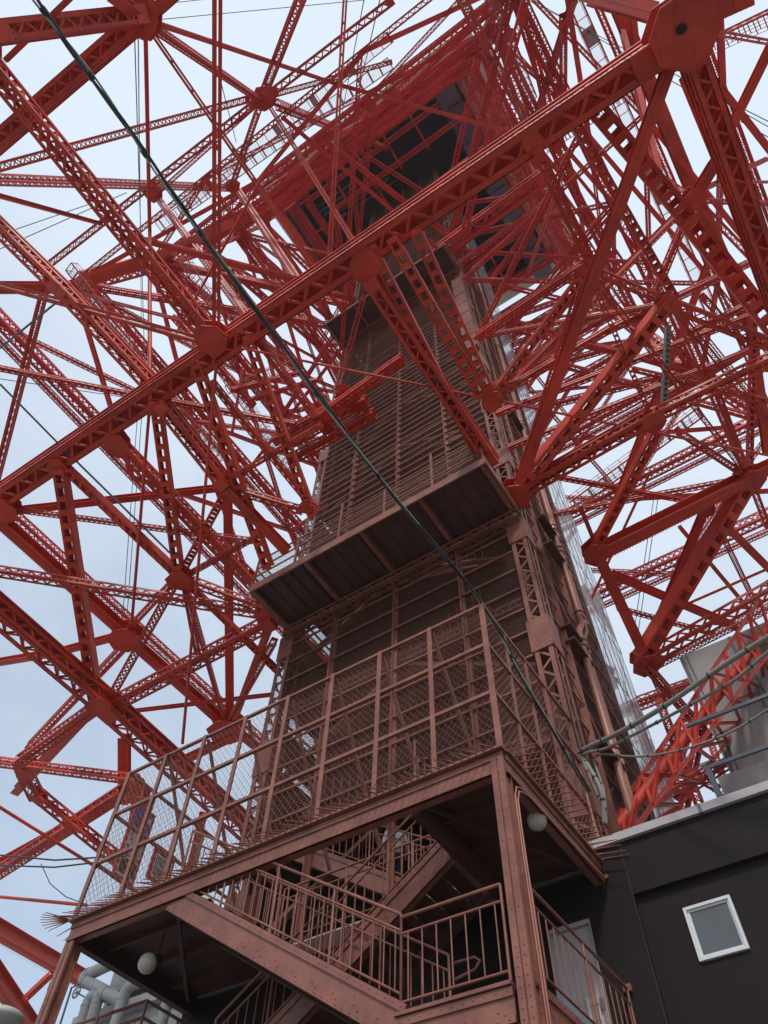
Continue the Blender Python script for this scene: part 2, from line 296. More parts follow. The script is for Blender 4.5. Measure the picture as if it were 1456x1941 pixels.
# the great ring girder over the terrace and the ring around it
LG = 'lattice_girder'
ring = [((-60, 985, 20), (1240, 105, 20), 44, 'L', 'red', True), ]
for a, b, wp, k, mt, rv in ring: mem(LG, a, b, wp, k, mt, riv=rv, asp=1.15)
T = [  # x1 y1 z1  x2 y2 z2  width kind material   (z 0 = on the outer face of the tower)
 # near ring level
 (1345,22,20, 1420,-12,20, 44,'L','red'), (1110,-10,24, 1250,28,21, 34,'P','red'),
 (1308,90,20, 1490,610,20, 42,'L','red'), (1276,105,20, 978,935,18, 23,'P','red'),
 (1345,60,20, 1480,84,22, 13,'D','red'),
 (700,530,19.4, 935,880,18.2, 30,'L','red'), (745,455,19.6, 912,748,18.6, 24,'C','redlit'), (790,440,19.6, 925,735,18.6, 24,'C','red'),
 (705,470,19.8, 912,872,18.3, 22,'C','redlit'), (690,560,19.2, 640,740,18.4, 12,'L','red'),
 (115,893,19.6, 182,1325,17, 24,'C','redlit'), (130,892,19.6, 345,1095,18, 17,'C','red'),
 (222,835,19.8, 478,1100,18, 24,'H','red'), (298,775,19.8, 338,1075,18, 21,'C','redlit'),
 (305,765,19.6, 432,925,18.4, 27,'L','red'), (430,925,18.4, 545,1045,17.8, 20,'P','red'),
 (375,695,19.8, 508,1072,17.7, 22,'C','redlit'), (400,722,19.6, 600,968,18.4, 14,'L','redlit'),
 (470,640,19.8, 592,975,18.2, 19,'C','redlit'), (490,645,20, 600,790,19, 15,'L','red'),
 (10,970,20, 415,925,22, 14,'P','redlit'), (20,965,20, 480,1025,18, 10,'L','red'),
 (0,985,20, 240,1200,20, 24,'P','redlit'), (-20,1080,17.5, 510,1165,17.6, 19,'L','red'),
 (345,1095,18, 515,1160,17.6, 18,'L','red'), (345,1085,18.2, 432,925,18.6, 17,'C','red'),
 (435,925,18.6, 575,968,18.2, 15,'L','red'), (440,905,18.8, 610,805,18.8, 11,'L','red'),
 (355,1090,18, 490,1015,18, 11,'L','red'), (335,1100,18, 205,1330,17, 18,'H','red'),
 (350,1110,18, 375,1240,17.2, 11,'L','red'), (355,1105,18, 530,1275,17, 12,'C','red'),
 (225,1205,20, 110,1236,20.5, 14,'P','redlit'), (110,1236,20.5, -20,1258,22, 14,'P','redlit'),
 (245,1210,20, 425,1370,20, 20,'P','redlit'), (240,1195,20, 330,1100,19, 13,'L','redlit'),
 (432,940,22, 436,1370,20, 16,'P','redlit'),
 (-120,1060,16.9, 200,1335,16.9, 40,'L','red'), (200,1335,16.9, 530,1630,16.9, 36,'L','red'),
 (195,1345,17, 520,1175,17.5, 28,'H','red'), (190,1335,17, 35,1445,17, 24,'H','redlit'),
 (205,1310,19, 30,1500,22, 20,'P','redlit'), (250,1210,20, 55,1415,23, 16,'L','redlit'),
 (-20,1442,19, 262,1478,17.5, 17,'L','red'), (236,1395,22, 236,1520,21, 22,'P','redlit'),
 (262,1480,20, 120,1575,21, 22,'P','redlit'), (120,1575,21, -20,1650,23, 22,'P','redlit'),
 (235,1500,19, -20,1665,20, 24,'H','red'), (45,1460,19, 70,1510,19, 24,'L','red'), (70,1505,19, 225,1630,18, 22,'L','red'),
 (430,1375,20, 520,1215,17.5, 13,'L','redlit'), (440,1375,20, 512,1185,17.6, 15,'P','redlit'),
 (215,1352,18, 520,1316,18, 7,'P','red'), (350,1440,18, 445,1395,19, 15,'P','redlit'), (350,1100,18, 430,1380,20, 9,'C','red'),
 (440,1380,20, 520,1440,20, 15,'P','redlit'), (385,1545,19, 352,1690,19, 17,'P','redlit'), (270,1500,19, 245,1640,19, 30,'P','redlit'),
 (-60,1728,22, 160,1856,24, 30,'P','redlit'), (-60,1770,20, 90,1990,20, 30,'P','redlit'), (48,1893,20, 98,1846,21, 11,'C','red'), (98,1870,22, 95,1950,22, 13,'C','red'),
 # upper left
 (-20,62,0, 270,28,0, 38,'L','red'), (262,38,0, -20,282,0, 34,'L','red'), (275,38,0, 335,-15,0, 24,'P','red'), (265,30,0, 205,-15,0, 24,'P','red'),
 (150,-20,0, 10,115,0, 10,'P','red'), (285,48,0, 490,188,0, 14,'L','red'), (290,42,0, 640,160,0, 8,'P','red'), (640,160,0, 975,252,40, 8,'P','red'),
 (288,62,0, 600,512,24, 12,'D','red'), (-20,322,0, 478,186,0, 17,'L','red'), (502,172,0, 575,-15,0, 19,'L','red'),
 (515,176,0, 745,0,0, 17,'L','red'), (485,195,0, 85,508,0, 15,'L','red'), (518,180,0, 740,118,0, 11,'L','red'), (510,200,0, 670,458,30, 11,'D','red'),
 (525,198,0, 735,282,0, 11,'L','red'), (490,208,0, 440,352,0, 11,'L','red'), (-20,340,0, 432,356,0, 14,'L','red'), (-20,366,0, 195,425,0, 9,'P','red'),
 (-20,120,22, 400,640,20, 38,'H','red'), (-20,415,25, 118,550,23, 28,'L','redlit'), (118,550,23, 300,745,20.5, 28,'L','redlit'),
 (-20,535,24, 378,645,20.4, 19,'D','red'), (-20,545,28, 130,545,29, 22,'P','redlit'), (130,545,29, 300,485,32, 22,'P','redlit'), (300,485,32, 440,422,36, 16,'P','red'),
 (95,510,28, -30,1000,26, 14,'L','red'), (245,448,30, 560,530,28, 12,'P','red'), (120,548,26, 400,622,22, 9,'D','red'),
 (295,370,0, 470,602,26, 12,'L','red'), (450,358,0, 565,535,28, 12,'L','red'), (300,365,0, 490,195,0, 9,'L','red'),
 (-20,694,22, 250,748,22, 11,'L','red'), (250,748,22, 560,805,21, 12,'L','red'),
 (330,600,26, 480,770,24, 14,'L','red'), (440,740,24, 575,705,26, 10,'L','red'), (470,760,24, 600,720,26, 9,'L','red'),
 # upper right
 (868,-15,0, 1000,235,0, 17,'H','red'), (972,-15,0, 1060,172,0, 15,'H','red'), (1092,-15,0, 1018,215,0, 13,'P','red'), (1068,30,0, 1068,175,0, 14,'L','red'),
 (1160,-15,0, 1312,360,0, 27,'P','red'), (1312,360,30, 1425,620,28, 27,'P','red'), (938,78,0, 1060,180,0, 11,'L','red'),
 (1315,375,26, 1355,310,26, 22,'P','red'), (1350,315,26, 1470,70,26, 17,'P','red'), (1320,380,26, 1480,387,28, 10,'L','red'), (1312,385,26, 1238,565,24, 15,'L','red'),
 (1325,385,26, 1460,525,24, 14,'L','red'), (1300,365,26, 1180,285,30, 9,'L','red'),
 (1015,280,19.6, 1122,500,20, 22,'L','red'), (1125,200,20.5, 1303,415,21, 36,'C','red'), (1303,415,21, 1480,640,22, 38,'C','red'),
 (1088,230,20.5, 1278,562,20.5, 18,'C','red'), (1110,505,20, 1268,575,20, 18,'L','redlit'), (1268,575,20, 1490,665,20, 26,'L','redlit'),
 (1258,582,20, 985,925,18, 28,'C','redlit'), (1108,518,20, 932,752,18.5, 17,'C','redlit'), (1105,505,20, 905,640,20, 18,'H','red'),
 (975,938,18, 1235,790,18.5, 28,'L','red'), (1235,790,18.5, 1490,668,19, 26,'L','red'),
 (1258,778,20, 1266,622,22, 11,'C','hose'), (1242,820,19, 1125,1042,18.5, 20,'C','red'), (938,752,18.4, 1162,620,20, 15,'L','red'), (1160,622,20, 1480,470,24, 14,'L','red'),
 (1420,905,20, 1128,1050,18.5, 30,'P','red'), (1412,922,20, 1215,1248,17, 30,'C','red'), (1412,888,20, 1275,570,24, 15,'L','red'), (1403,895,20, 1282,815,20, 14,'H','redlit'),
 (1415,905,20, 1480,875,20, 26,'P','red'), (1130,1045,18.5, 1225,1248,17, 22,'P','red'), (1100,960,19, 1128,1030,18.6, 9,'P','red'), (1335,968,20, 1255,1160,19, 15,'P','red'),
 (978,890,20, 1338,956,20, 10,'L','red'), (1160,1088,19, 1400,1190,19, 15,'P','red'), (1170,1152,18, 1355,1202,18, 9,'L','red'),
 (1230,1248,17, 1480,1105,18, 26,'L','red'), (1225,1270,17, 1470,1145,18, 14,'H','red'), (1378,998,22, 1480,1100,22, 15,'P','red'), (1368,1012,22, 1435,1150,22, 11,'H','red'), (1288,998,22, 1428,1165,22, 8,'P','red'),
 (1300,1146,20, 1456,1078,20, 4,'P','red'), (1150,1090,22, 1260,1330,20, 12,'H','red'), (1215,1250,17, 1345,1400,15, 18,'L','red'), (1185,1338,18, 1430,1252,18, 16,'L','red'),
 (1430,560,24, 1420,900,21, 12,'C','red'), (1275,580,22, 1470,820,22, 13,'L','red'), (1112,508,20, 1420,905,20, 12,'L','red'), (1112,508,20, 1238,798,18.6, 10,'C','red'), (915,740,24, 1265,575,20, 11,'L','red'),
 (940,785,22, 1420,600,24, 12,'L','red'), (900,640,24, 1265,575,20, 9,'L','red'), (1315,378,26, 940,760,20, 10,'L','red'), (960,850,22, 1456,650,24, 11,'L','red'),
 (1010,910,24, 1456,640,26, 13,'P','red'), (1030,978,22, 1420,905,20, 10,'L','red'), (1200,700,24, 1456,760,24, 11,'L','red'), (1320,640,26, 1456,1000,24, 13,'L','red'),
 (1125,200,22, 905,640,22, 11,'L','red'), (1110,505,20, 975,935,18, 12,'L','red'), (1350,480,26, 1130,1045,20, 12,'P','red'), (1180,60,40, 1250,330,30, 12,'P','red'),
 (1456,560,26, 1290,640,26, 13,'L','red'), (1456,300,32, 1310,370,28, 9,'P','red'), (1456,700,26, 1330,560,26, 14,'L','red'), (1420,600,26, 1456,860,24, 18,'P','red'),
]
items = []
for r in T:
    x1, y1, z1, x2, y2, z2, wp, k, mt = r
    items.append(((x1, y1, z1), (x2, y2, z2), wp, k, mt))
items.sort(key=lambda r: -r[2] * math.hypot(r[0][0] - r[1][0], r[0][1] - r[1][1]))
for i, (a, b, wp, k, mt) in enumerate(items):
    mem(LG if i < 98 else 'cross_brace', a, b, wp * .9, k, mt, riv=(wp >= 24 and k in 'LPC'), asp=1.0 if k != 'P' else 1.2)
# long thin rods and ties
for x1, y1, z1, x2, y2, z2, wp, m_ in [
 (412,-15,19.5, 410,625,19.8, 18,'red'), (276,60,0, 284,440,30, 8,'red'), (284,440,30, 284,705,22, 8,'red'), (458,660,19, 1200,812,18.6, 5,'redlit'), (1200,812,18.6, 1480,868,18.6, 5,'redlit'),
 (410,690,19.6, 346,1410,14, 6,'red'), (283,780,20, 250,1180,17, 6,'red'), (-20,1165,17, 130,1255,17, 5,'red'), (130,1255,17, 225,1325,17, 5,'red'),
 (-20,1518,17, 185,1645,16, 6,'red'), (-20,1698,17, 165,1716,15, 6,'red'), (655,-15,30, 625,480,24, 10,'red'), 
 (460,700,26, 440,820,24, 6,'red'), (1075,300,26, 1000,520,26, 6,'red'), (1456,345,30, 1360,345,28, 6,'red'), (1290,150,21, 1456,560,24, 6,'red'), (0,110,26, 0,40,26, 8,'red'),
 (500,330,24, 330,640,24, 5,'red'), (1230,900,22, 1100,1180,19, 6,'red')]:
    mem('tie_rod', (x1, y1, z1), (x2, y2, z2), wp, 'D' if wp > 9 else 'R', m_)
# thin stay wires against the sky
for a, b in [((300,37),(690,0)), ((300,8),(420,-5)), ((255,60),(275,700)), ((262,60),(268,600)), ((420,160),(448,270)), ((0,472),(240,365)), ((0,445),(190,380)), ((0,718),(250,755)),
             ((262,770),(232,1180)), ((270,770),(240,1180)), ((1010,0),(1456,260)), ((1000,0),(1456,230)), ((1240,940),(1200,1210)), ((1248,940),(1208,1210)), ((1350,180),(1456,240)), ((690,0),(640,260)), ((720,0),(650,300))]:
    mem('stay_wire', (*a, 0), (*b, 0), 1.6, 'R', 'steel')
for a, b in [((0,728,20),(112,842,20)), ((112,842,20),(322,1048,18)), ((0,660,22),(105,575,22))]: mem('stay_wire', a, b, 4, 'R', 'steel')

# gusset plates: horizontal riveted plates where the members meet
def gusset(px, py, z, rpx, n=8, m='red', rot=.3, stretch=1.0):
    p = node((px, py, z)); r = rpx * depth(p) / FPX; h = r * .42; mb = MB()
    pts = []
    for k in range(n):
        a = rot + 2 * math.pi * k / n; rr = r * (1 if n == 8 else random.uniform(.8, 1.1))
        pts.append(V((math.cos(a) * rr * stretch, math.sin(a) * rr, 0)))
    for e in (-1, 1): mb.plate([p + q + V((0, 0, e * h)) for q in pts], (0, 0, 1), .03)
    mb.box(p - V((r * .45, r * .45, h * .9)), p + V((r * .45, r * .45, h * .9)))
    for k in range(n):
        q0, q1 = pts[k], pts[(k + 1) % n]
        for f in (.92, .8):
            for j in range(6):
                mb.rivet(p + q0.lerp(q1, (j + .5) / 6) * f - V((0, 0, h + .015)), (0, 0, -1), r * .022)
    return mb.build('gusset_plate', m, tower)
gusset(1290, 62, 19.7, 66, rot=.39)
bore = MB(); p = U(1292, 55, z=19.3); 
r_ = 9 * depth(p) / FPX
bore.add([p + V((math.cos(a * .5236) * r_ * 1.2, math.sin(a * .5236) * r_, 0)) for a in range(12)], [tuple(range(11, -1, -1))]); bore.build('drain_hole', 'dark', tower)
for g_ in [(405,640,19.7,36,'red'), (692,505,19.7,36,'red'), (225,842,19.7,25,'red'), (112,885,19.7,24,'redlit'), (295,772,19.7,19,'red'), (1010,270,19.7,22,'red'), (8,965,19.8,30,'red'),
           (342,1095,18,26,'redlit'), (432,925,18.5,24,'red'), (240,1205,19.9,32,'redlit'), (432,1375,19.9,36,'redlit'), (190,1332,16.8,30,'red'), (50,1452,18.8,24,'redlit'), (245,1495,20,28,'redlit'),
           (500,188,0,24,'red'), (272,35,0,40,'red'), (290,365,0,18,'red'), (440,352,0,15,'red'), (115,550,26,18,'redlit'), (1315,378,26,26,'red'), (1265,575,20,24,'redlit'), (1112,508,20,20,'red'),
           (1238,798,18.6,24,'red'), (1420,908,20,28,'red'), (1130,1046,18.5,26,'red'), (1222,1252,17,32,'red'), (1338,962,20,18,'red'), (975,940,18,34,'red'), (932,758,18.5,22,'redlit'), (510,1165,17.6,26,'red'),
           (582,960,18.2,14,'red'), (1120,205,20.4,18,'red'), (700,200,0,13,'red'), (745,180,0,15,'red'), (968,68,0,14,'red'), (1060,180,0,14,'red')]:
    gusset(g_[0], g_[1], g_[2], g_[3], m=g_[4], n=7)

# catwalks with mesh sides climbing along the faces
def catwalk(n1, n2, wpx, m='red'):
    p, q = node(n1), node(n2); d = (depth(p) + depth(q)) / 2; wd = wpx * d / FPX; side, up = frame(p, q); mb = MB(); a = (q - p); Ln = a.length; a /= Ln
    for e in (-1, 1):
        mb.obox(p, q, side, up, wd * .09, wd * .14, e * wd / 2, 0)
        for hh in (.45, .9): mb.obox(p, q, side, up, wd * .035, wd * .035, e * wd * .5, hh * wd)
    n = max(3, int(Ln / (wd * 1.1)))
    for i in range(n + 1):
        c = p + a * Ln * i / n; mb.obox(c - a * wd * .03, c + a * wd * .03, side, up, wd, wd * .06)
        for e in (-1, 1): mb.obox(c + side * e * wd * .5, c + side * e * wd * .5 + up * wd * .92, a, side, wd * .05, wd * .05)
    o = mb.build('catwalk', m, tower)
    mb2 = MB()
    vs = [p - side * wd * .45, p + side * wd * .45, q + side * wd * .45, q - side * wd * .45]
    mb2.add([v + up * .02 for v in vs], [(0, 1, 2, 3)])
    mb2.build('walkway_mesh', 'walkmesh', o)
for r in [((130,505,26),(320,760,23),20), ((320,760,23),(420,870,22),20), ((330,470,30),(420,600,28),18), ((1080,-20,0),(1205,262,0),22), ((1205,262,0),(1350,590,0),22), ((1480,10,0),(1230,130,0),26), ((1230,130,0),(1000,295,0),22),
          ((300,430,0),(740,120,0),20), ((345,395,0),(740,70,0),18), ((1085,960,26),(1330,780,27),22), ((930,-10,0),(1010,190,0),20), ((380,650,28),(560,900,24),16), ((1000,690,30),(1180,560,30),18), ((560,690,30),(430,740,30),16)]:
    catwalk(*r)

# the upper pyramid under the deck: legs, rings, bracing, all round the shaft
def P3(sx, sy, z, k=1.0): return V((CX + sx * hw(z) * k, CY + sy * hw(z) * k, z))
LV = [38, 45, 52, 58, 64, 70, 76, 82, 88]
upper = MB(); leg = MB()
cs = [(-1, -1), (1, -1), (1, 1), (-1, 1)]
for i, z in enumerate(LV):
    for j in range(4):
        A, B = cs[j], cs[(j + 1) % 4]
        a, b = P3(*A, z), P3(*B, z)
        if not (z < 50 and j in (0, 1)):
            member(upper, a, b, .62, 'L', asp=1.2)
        if i + 1 < len(LV):
            z2 = LV[i + 1]
            if z >= 45: member(leg, a, P3(*A, z2), .95, 'H')
            m0 = (a + b) / 2; a2, b2 = P3(*A, z2), P3(*B, z2); m2 = (a2 + b2) / 2
            if 52 <= z < 76:
                for s_, t_ in ((a, m2), (b, m2)): member(upper, s_, t_, .5, 'L')
                member(upper, a.lerp(b, .5), a2.lerp(b2, .25), .28, 'P'); member(upper, a.lerp(b, .5), a2.lerp(b2, .75), .28, 'P')
        if z in (52, 64):
            m0 = (a + b) / 2
            sh = [V((-11.7, 11, z)), V((-3.3, 11, z)), V((-3.3, 18.4, z)), V((-11.7, 18.4, z))][j]
            member(upper, a, sh, .42, 'L'); member(upper, m0, sh, .32, 'L')
            sh2 = [V((-3.3, 11, z)), V((-3.3, 18.4, z)), V((-11.7, 18.4, z)), V((-11.7, 11, z))][j]
            member(upper, m0, sh2, .32, 'L')
web = MB()
def fpt(j, f, z):
    A, B = cs[j], cs[(j + 1) % 4]; return P3(*A, z).lerp(P3(*B, z), f)
WL = [30, 37, 44, 51, 58, 65, 72]
for i in range(len(WL) - 1):
    za, zb = WL[i], WL[i + 1]
    for j in range(4):
        if (j == 0 and za < 44) or (j in (2, 3) and za < 37): continue
        m_ = 3
        for k in range(m_):
            f0, f1 = k / m_, (k + 1) / m_; w_ = .26 if za < 50 else .22
            member(web, fpt(j, f0, za), fpt(j, f1, zb), w_, 'L' if k % 2 else 'P'); member(web, fpt(j, f1, za), fpt(j, f0, zb), w_, 'P' if k % 2 else 'L')
        if za >= 37: member(web, fpt(j, 0, za), fpt(j, 1, za), .3, 'L')
    if za not in (44, 51): continue
    sh = [V((-11.7, 11, za)), V((-3.3, 11, za)), V((-3.3, 18.4, za)), V((-11.7, 18.4, za))]
    for j in range(4):
        if za < 44 and j == 0: continue
        for f in (0, .33, .66):
            q = fpt(j, f, za); member(web, q, sh[j] + V((0, 0, -2.5 if f else 3)), .24 if f else .4, 'L')
        for q in (sh[(j + 1) % 4],): member(web, fpt(j, .5, za), q, .2, 'P')
for j in (1, 2, 3):                                             # lower faces seen far away at the sides
    for (za, zb, m_) in ((23, 30, 4),):
        for k in range(m_):
            f0, f1 = k / m_, (k + 1) / m_
            if j != 1 or k > 1: continue
            member(web, fpt(j, f0, za), fpt(j, f1, zb), .3, 'L'); member(web, fpt(j, f1, za), fpt(j, f0, zb), .3, 'P')
        member(web, fpt(j, 0, zb), fpt(j, 1, zb), .45, 'L')
o = web.build('face_bracing', 'redhi', tower); o['kind'] = 'stuff'
o = leg.build('upper_leg', 'redhi', tower)
o = upper.build('upper_bracing', 'redhi', tower); o['kind'] = 'stuff'

# observation deck ---------------------------------------------------------
DX0, DX1, DY0, DY1, DZ = -20.3, 5.4, 2.4, 27.2, 88
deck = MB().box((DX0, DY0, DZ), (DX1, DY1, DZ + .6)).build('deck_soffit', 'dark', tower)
fa = MB()
def rect_ring(mb, x0, x1, y0, y1, z0, z1, t):
    mb.box((x0, y0, z0), (x1, y0 + t, z1)); mb.box((x0, y1 - t, z0), (x1, y1, z1)); mb.box((x0, y0 + t, z0), (x0 + t, y1 - t, z1)); mb.box((x1 - t, y0 + t, z0), (x1, y1 - t, z1))
rect_ring(fa, DX0 - .6, DX1 + .6, DY0 - .6, DY1 + .6, DZ - 1.8, DZ + 9, 1.1); fa.build('deck_fascia', 'beige', tower)
gl = MB(); rect_ring(gl, DX0 - .7, DX1 + .7, DY0 - .7, DY1 + .7, DZ + 2.5, DZ + 5.5, .08); gl.build('deck_window_band', 'deckglass', tower)
pn = MB(); rr = MB()
for k in range(13):
    y0 = DY0 + .8 + k * 1.85
    pn.box((2.6, y0, 84.0), (4.9, y0 + 1.75, 84.1)); rr.box((.1, y0, 84.0), (2.2, y0 + 1.75, 84.1))
pn.build('soffit_panel', 'greyp', tower); rr.build('soffit_glazing', 'deckglass', tower)
sk = MB()
for k in (1.4, 3.6, 5.8):
    x0, x1, y0, y1, z_ = DX0 + k, DX1 - .2 - k * .5, DY0 + k, DY1 - k, DZ - 1.4 - k * .4
    for a, b in (((x0, y0), (x1, y0)), ((x1, y0), (x1, y1)), ((x1, y1), (x0, y1)), ((x0, y1), (x0, y0))):
        member(sk, (*a, z_), (*b, z_), .5, 'L', asp=1.5)
for k in range(0, 15, 2):
    x = DX0 + .6 + k * 1.68
    member(sk, (x, DY0, DZ - 1.0), (x, DY0 + 6.5, DZ - 3.2), .22, 'P'); member(sk, (x, DY1, DZ - 1.6), (x, DY1 - 5, DZ - 2.8), .22, 'P')
    member(sk, (DX0, DY0 + k * 1.7, DZ - 1.0), (DX0 + 6.5, DY0 + k * 1.7, DZ - 3.2), .22, 'P')
    if k % 3 == 0: member(sk, (x, DY0 + 5, DZ - 2), (x, DY1 - 5, DZ - 2), .25, 'P')
o = sk.build('deck_framing', 'redhi', tower)
ut = MB()
for k in range(5): ut.tube([(-17 + k * .5, 7 + k * .6, DZ - 2.5), (-11 + k, 7.2 + k * .6, DZ - 2.5), (-11 + k, 9, DZ - 2.4)], .09, 6)
ut.build('deck_ducting', 'steel', tower)

# gantry beside the shaft at mid height (red crane beams)
gt = MB()
for k, (y, z) in enumerate(((620, 27), (650, 27.4), (690, 26.4))): pass
for dx, dz in ((0, 0), (.5, .35), (1.0, .1)):
    a = U(520, 835, z=24) + V((0, dx, dz)); b = U(680, 745, z=24) + V((0, dx, dz)); member(gt, a, b, .34, 'L', asp=1.3)
a = U(610, 790, z=23.4); b = U(765, 680, z=23.4); member(gt, a, b, .35, 'L'); member(gt, U(640, 740, z=24.5), U(690, 770, z=24.5), .5, 'P'); member(gt, U(590, 770, z=24.5), U(625, 815, z=24.5), .5, 'P')
gt.build('gantry_beam', 'red', tower)

# lower right leg of the tower --------------------------------------------
lg = MB()
def seg(a, b, wpx, kind, z): 
    p, q = U(a[0], a[1], z=z[0]), U(b[0], b[1], z=z[1]); q = q + (q - p) * .35; member(lg, p, q, wpx * (depth(p) + depth(q)) / 2 / FPX, kind); return p, q
zz = (16, 9)
A0, A1 = (1440, 1135), (1212, 1478); B0, B1 = (1490, 1195), (1230, 1535); C0, C1 = (1510, 1225), (1318, 1487)
c1 = seg(A0, A1, 8, 'P', (17, 10)); c2 = seg(B0, B1, 9, 'P', (15.4, 8.6)); c3 = seg(C0, C1, 6, 'P', (17, 11.2))
n = 11
for i in range(n):
    f0, f1 = i / n, (i + 1) / n
    for X, Y in ((c1, c2), (c2, c3)):
        a, b, c_, d_ = X[0].lerp(X[1], f0), Y[0].lerp(Y[1], f1), X[0].lerp(X[1], f1), Y[0].lerp(Y[1], f0)
        member(lg, a, b, .075, 'P'); member(lg, c_, b, .065, 'P'); member(lg, d_, c_, .06, 'P') if i % 2 else None
lg.build('leg_truss', 'red', tower)
tp_, tq_ = U(1480, 1160, z=16.5), U(1240, 1478, z=9.8); MB().tube([tp_, tq_ + (tq_ - tp_) * .4], .12, 14).build('leg_tube', 'red', tower)
bk = MB()
for a, b, z0, z1 in [((1250,1330),(1340,1560),17,12),((1300,1400),(1240,1560),16,12),((1260,1440),(1370,1500),15,13),((1230,1510),(1330,1470),13,13),((1340,1330),(1290,1560),17,12),((1280,1510),(1390,1440),14,14),((1310,1360),(1240,1440),17,15),((1345,1400),(1400,1560),20,14)]:
    member(bk, U(*a, z=z0), U(*b, z=z1), .25, 'L')
bk.build('leg_bracing', 'red', tower)

# ------------------------------------------------------------------ the brown elevator shaft
SX0, SX1, SY0, SY1, SZ0, SZ1 = -11.75, -3.3, 11.0, 18.3, 6.95, 87.5
shaft = thing('elevator_shaft', 'brown steel elevator shaft clad in wire mesh rising from the black roof into the tower', 'elevator shaft', (CX, CY, SZ0))
def P(*a): return V(a)
for (x, y) in ((SX1, SY0), (SX0, SY0), (SX0, SY1)):
    mb = MB(); inx = -.24 if x == SX1 else .24
    member(mb, (x + inx, y + (.24 if y == SY0 else -.24), SZ0), (x + inx, y + (.24 if y == SY0 else -.24), SZ1), .48, 'L', upv=(0, 1, 0), riv=False)
    zc = SZ0 + .9
    while zc < 60:                                              # solid riveted splice plates up the column
        if y == SY0:
            mb.box((x + inx - .27, y - .03, zc), (x + inx + .27, y + .5, zc + 1.0))
            for k in range(8):
                for e in (-.22, .22):
                    mb.rivet((x + inx + e, y - .03, zc + .1 + k * .115), (0, -1, 0), .016); mb.rivet((x + inx + .27, y + .25 + e, zc + .1 + k * .115), (1, 0, 0), .016)
        zc += 4.15
    mb.build('corner_column', 'brown', shaft)
for x in (-9.64, -7.52, -5.41):
    mb = MB().box((x - .07, SY0 + .06, SZ0), (x + .07, SY0 + .12, SZ1)).box((x - .012, SY0 - .06, SZ0), (x + .012, SY0 + .06, SZ1)); mb.build('mullion', 'brown', shaft)
for y in (12.1, 13.4):
    MB().box((SX1 - .12, y - .03, SZ0), (SX1 - .05, y + .03, SZ1)).box((SX1 - .05, y - .012, SZ0), (SX1 + .05, y + .012, SZ1)).build('mullion', 'brown', shaft)
hz = MB(); z = 9.6
while z < 80:
    hz.box((SX0 + .5, SY0 + .0, z), (SX1 - .5, SY0 + .05, z + .05)); hz.box((SX0 - .0, SY0 + .5, z), (SX0 + .05, SY1 - .5, z + .05)); hz.box((SX1 - .06, SY0 + .55, z), (SX1 - .02, 15.2, z + .04)); z += .78 if z < 17.5 else .5
hz.build('horizontal_angles', 'brown', shaft)
ms = MB().add([(SX0, SY0 + .08, 9.6), (SX1 - .5, SY0 + .08, 9.6), (SX1 - .5, SY0 + .08, SZ1), (SX0, SY0 + .08, SZ1)], [(0, 1, 2, 3)])
ms.build('front_mesh', 'shaftmesh', shaft)
ms = MB().add([(SX1 - .09, SY0 + .5, SZ0), (SX1 - .09, 15.2, SZ0), (SX1 - .09, 15.2, SZ1), (SX1 - .09, SY0 + .5, SZ1)], [(0, 1, 2, 3)])
ms.build('side_mesh', 'shaftmesh', shaft)
MB().add([(SX0 + .09, SY0 + .5, 9.6), (SX0 + .09, SY1, 9.6), (SX0 + .09, SY1, SZ1), (SX0 + .09, SY0 + .5, SZ1)], [(0, 1, 2, 3)]).build('side_mesh', 'shaftmesh', shaft)
# structure seen through the mesh
inn = MB(); z = SZ0 + 1
while z < 70:
    inn.bar((SX0 + .6, SY0 + .5, z), (-7.5, SY0 + .5, z + 2.0), .16, .1); inn.bar((SX1 - .6, SY0 + .5, z), (-7.5, SY0 + .5, z + 2.0), .16, .1)
    member(inn, (SX0 + .5, SY0 + .55, z + 2.2), (SX1 - .5, SY0 + .55, z + 2.2), .32, 'L'); inn.bar((SX1 - .35, 11.4, z), (SX1 - .35, 15.2, z + 3.6), .05, .05)
    z += 4.15
inn.build('inner_bracing', 'brownm', shaft)
z = SZ0 + 3.2
while z < 86:
    MB().box((SX0 + .6, SY0 + .7, z), (SX1 - .7, SY1 - .3, z + .12)).build('inner_floor', 'brownd', shaft); z += 4.15
MB().box((-11.15, 12.9, SZ0 - .4), (-4.0, 17.9, SZ1)).build('dark_core_fill', 'dark', shaft)  # near-black box stands in for the shaded inside of the shaft
for z0_, z1_ in ((SZ0, 12.4), (12.7, 13.7), (14.3, 17.4), (18.6, 24), (24.4, 31), (31.5, 43), (45, SZ1)): MB().box((-11.42, 11.12, z0_), (-11.35, 12.9, z1_)).build('sky_block', 'dark', shaft)  # added dark panels that block the sky; gaps leave a few bright spots
ist = MB()
for k in range(16):
    z = 9 + k * 4.15; a, b = ((-10.6, z), (-5.0, z + 2.1)) if k % 2 else ((-5.0, z), (-10.6, z + 2.1))
    ist.bar((a[0], 11.9, a[1]), (b[0], 11.9, b[1]), .06, .28); 
    for j in range(22):
        f = j / 22; ist.box((a[0] + (b[0] - a[0]) * f - .012, 11.88, a[1] + (b[1] - a[1]) * f), (a[0] + (b[0] - a[0]) * f + .012, 11.91, a[1] + (b[1] - a[1]) * f + 1.0))
ist.build('inner_stairs', 'brownm', shaft)
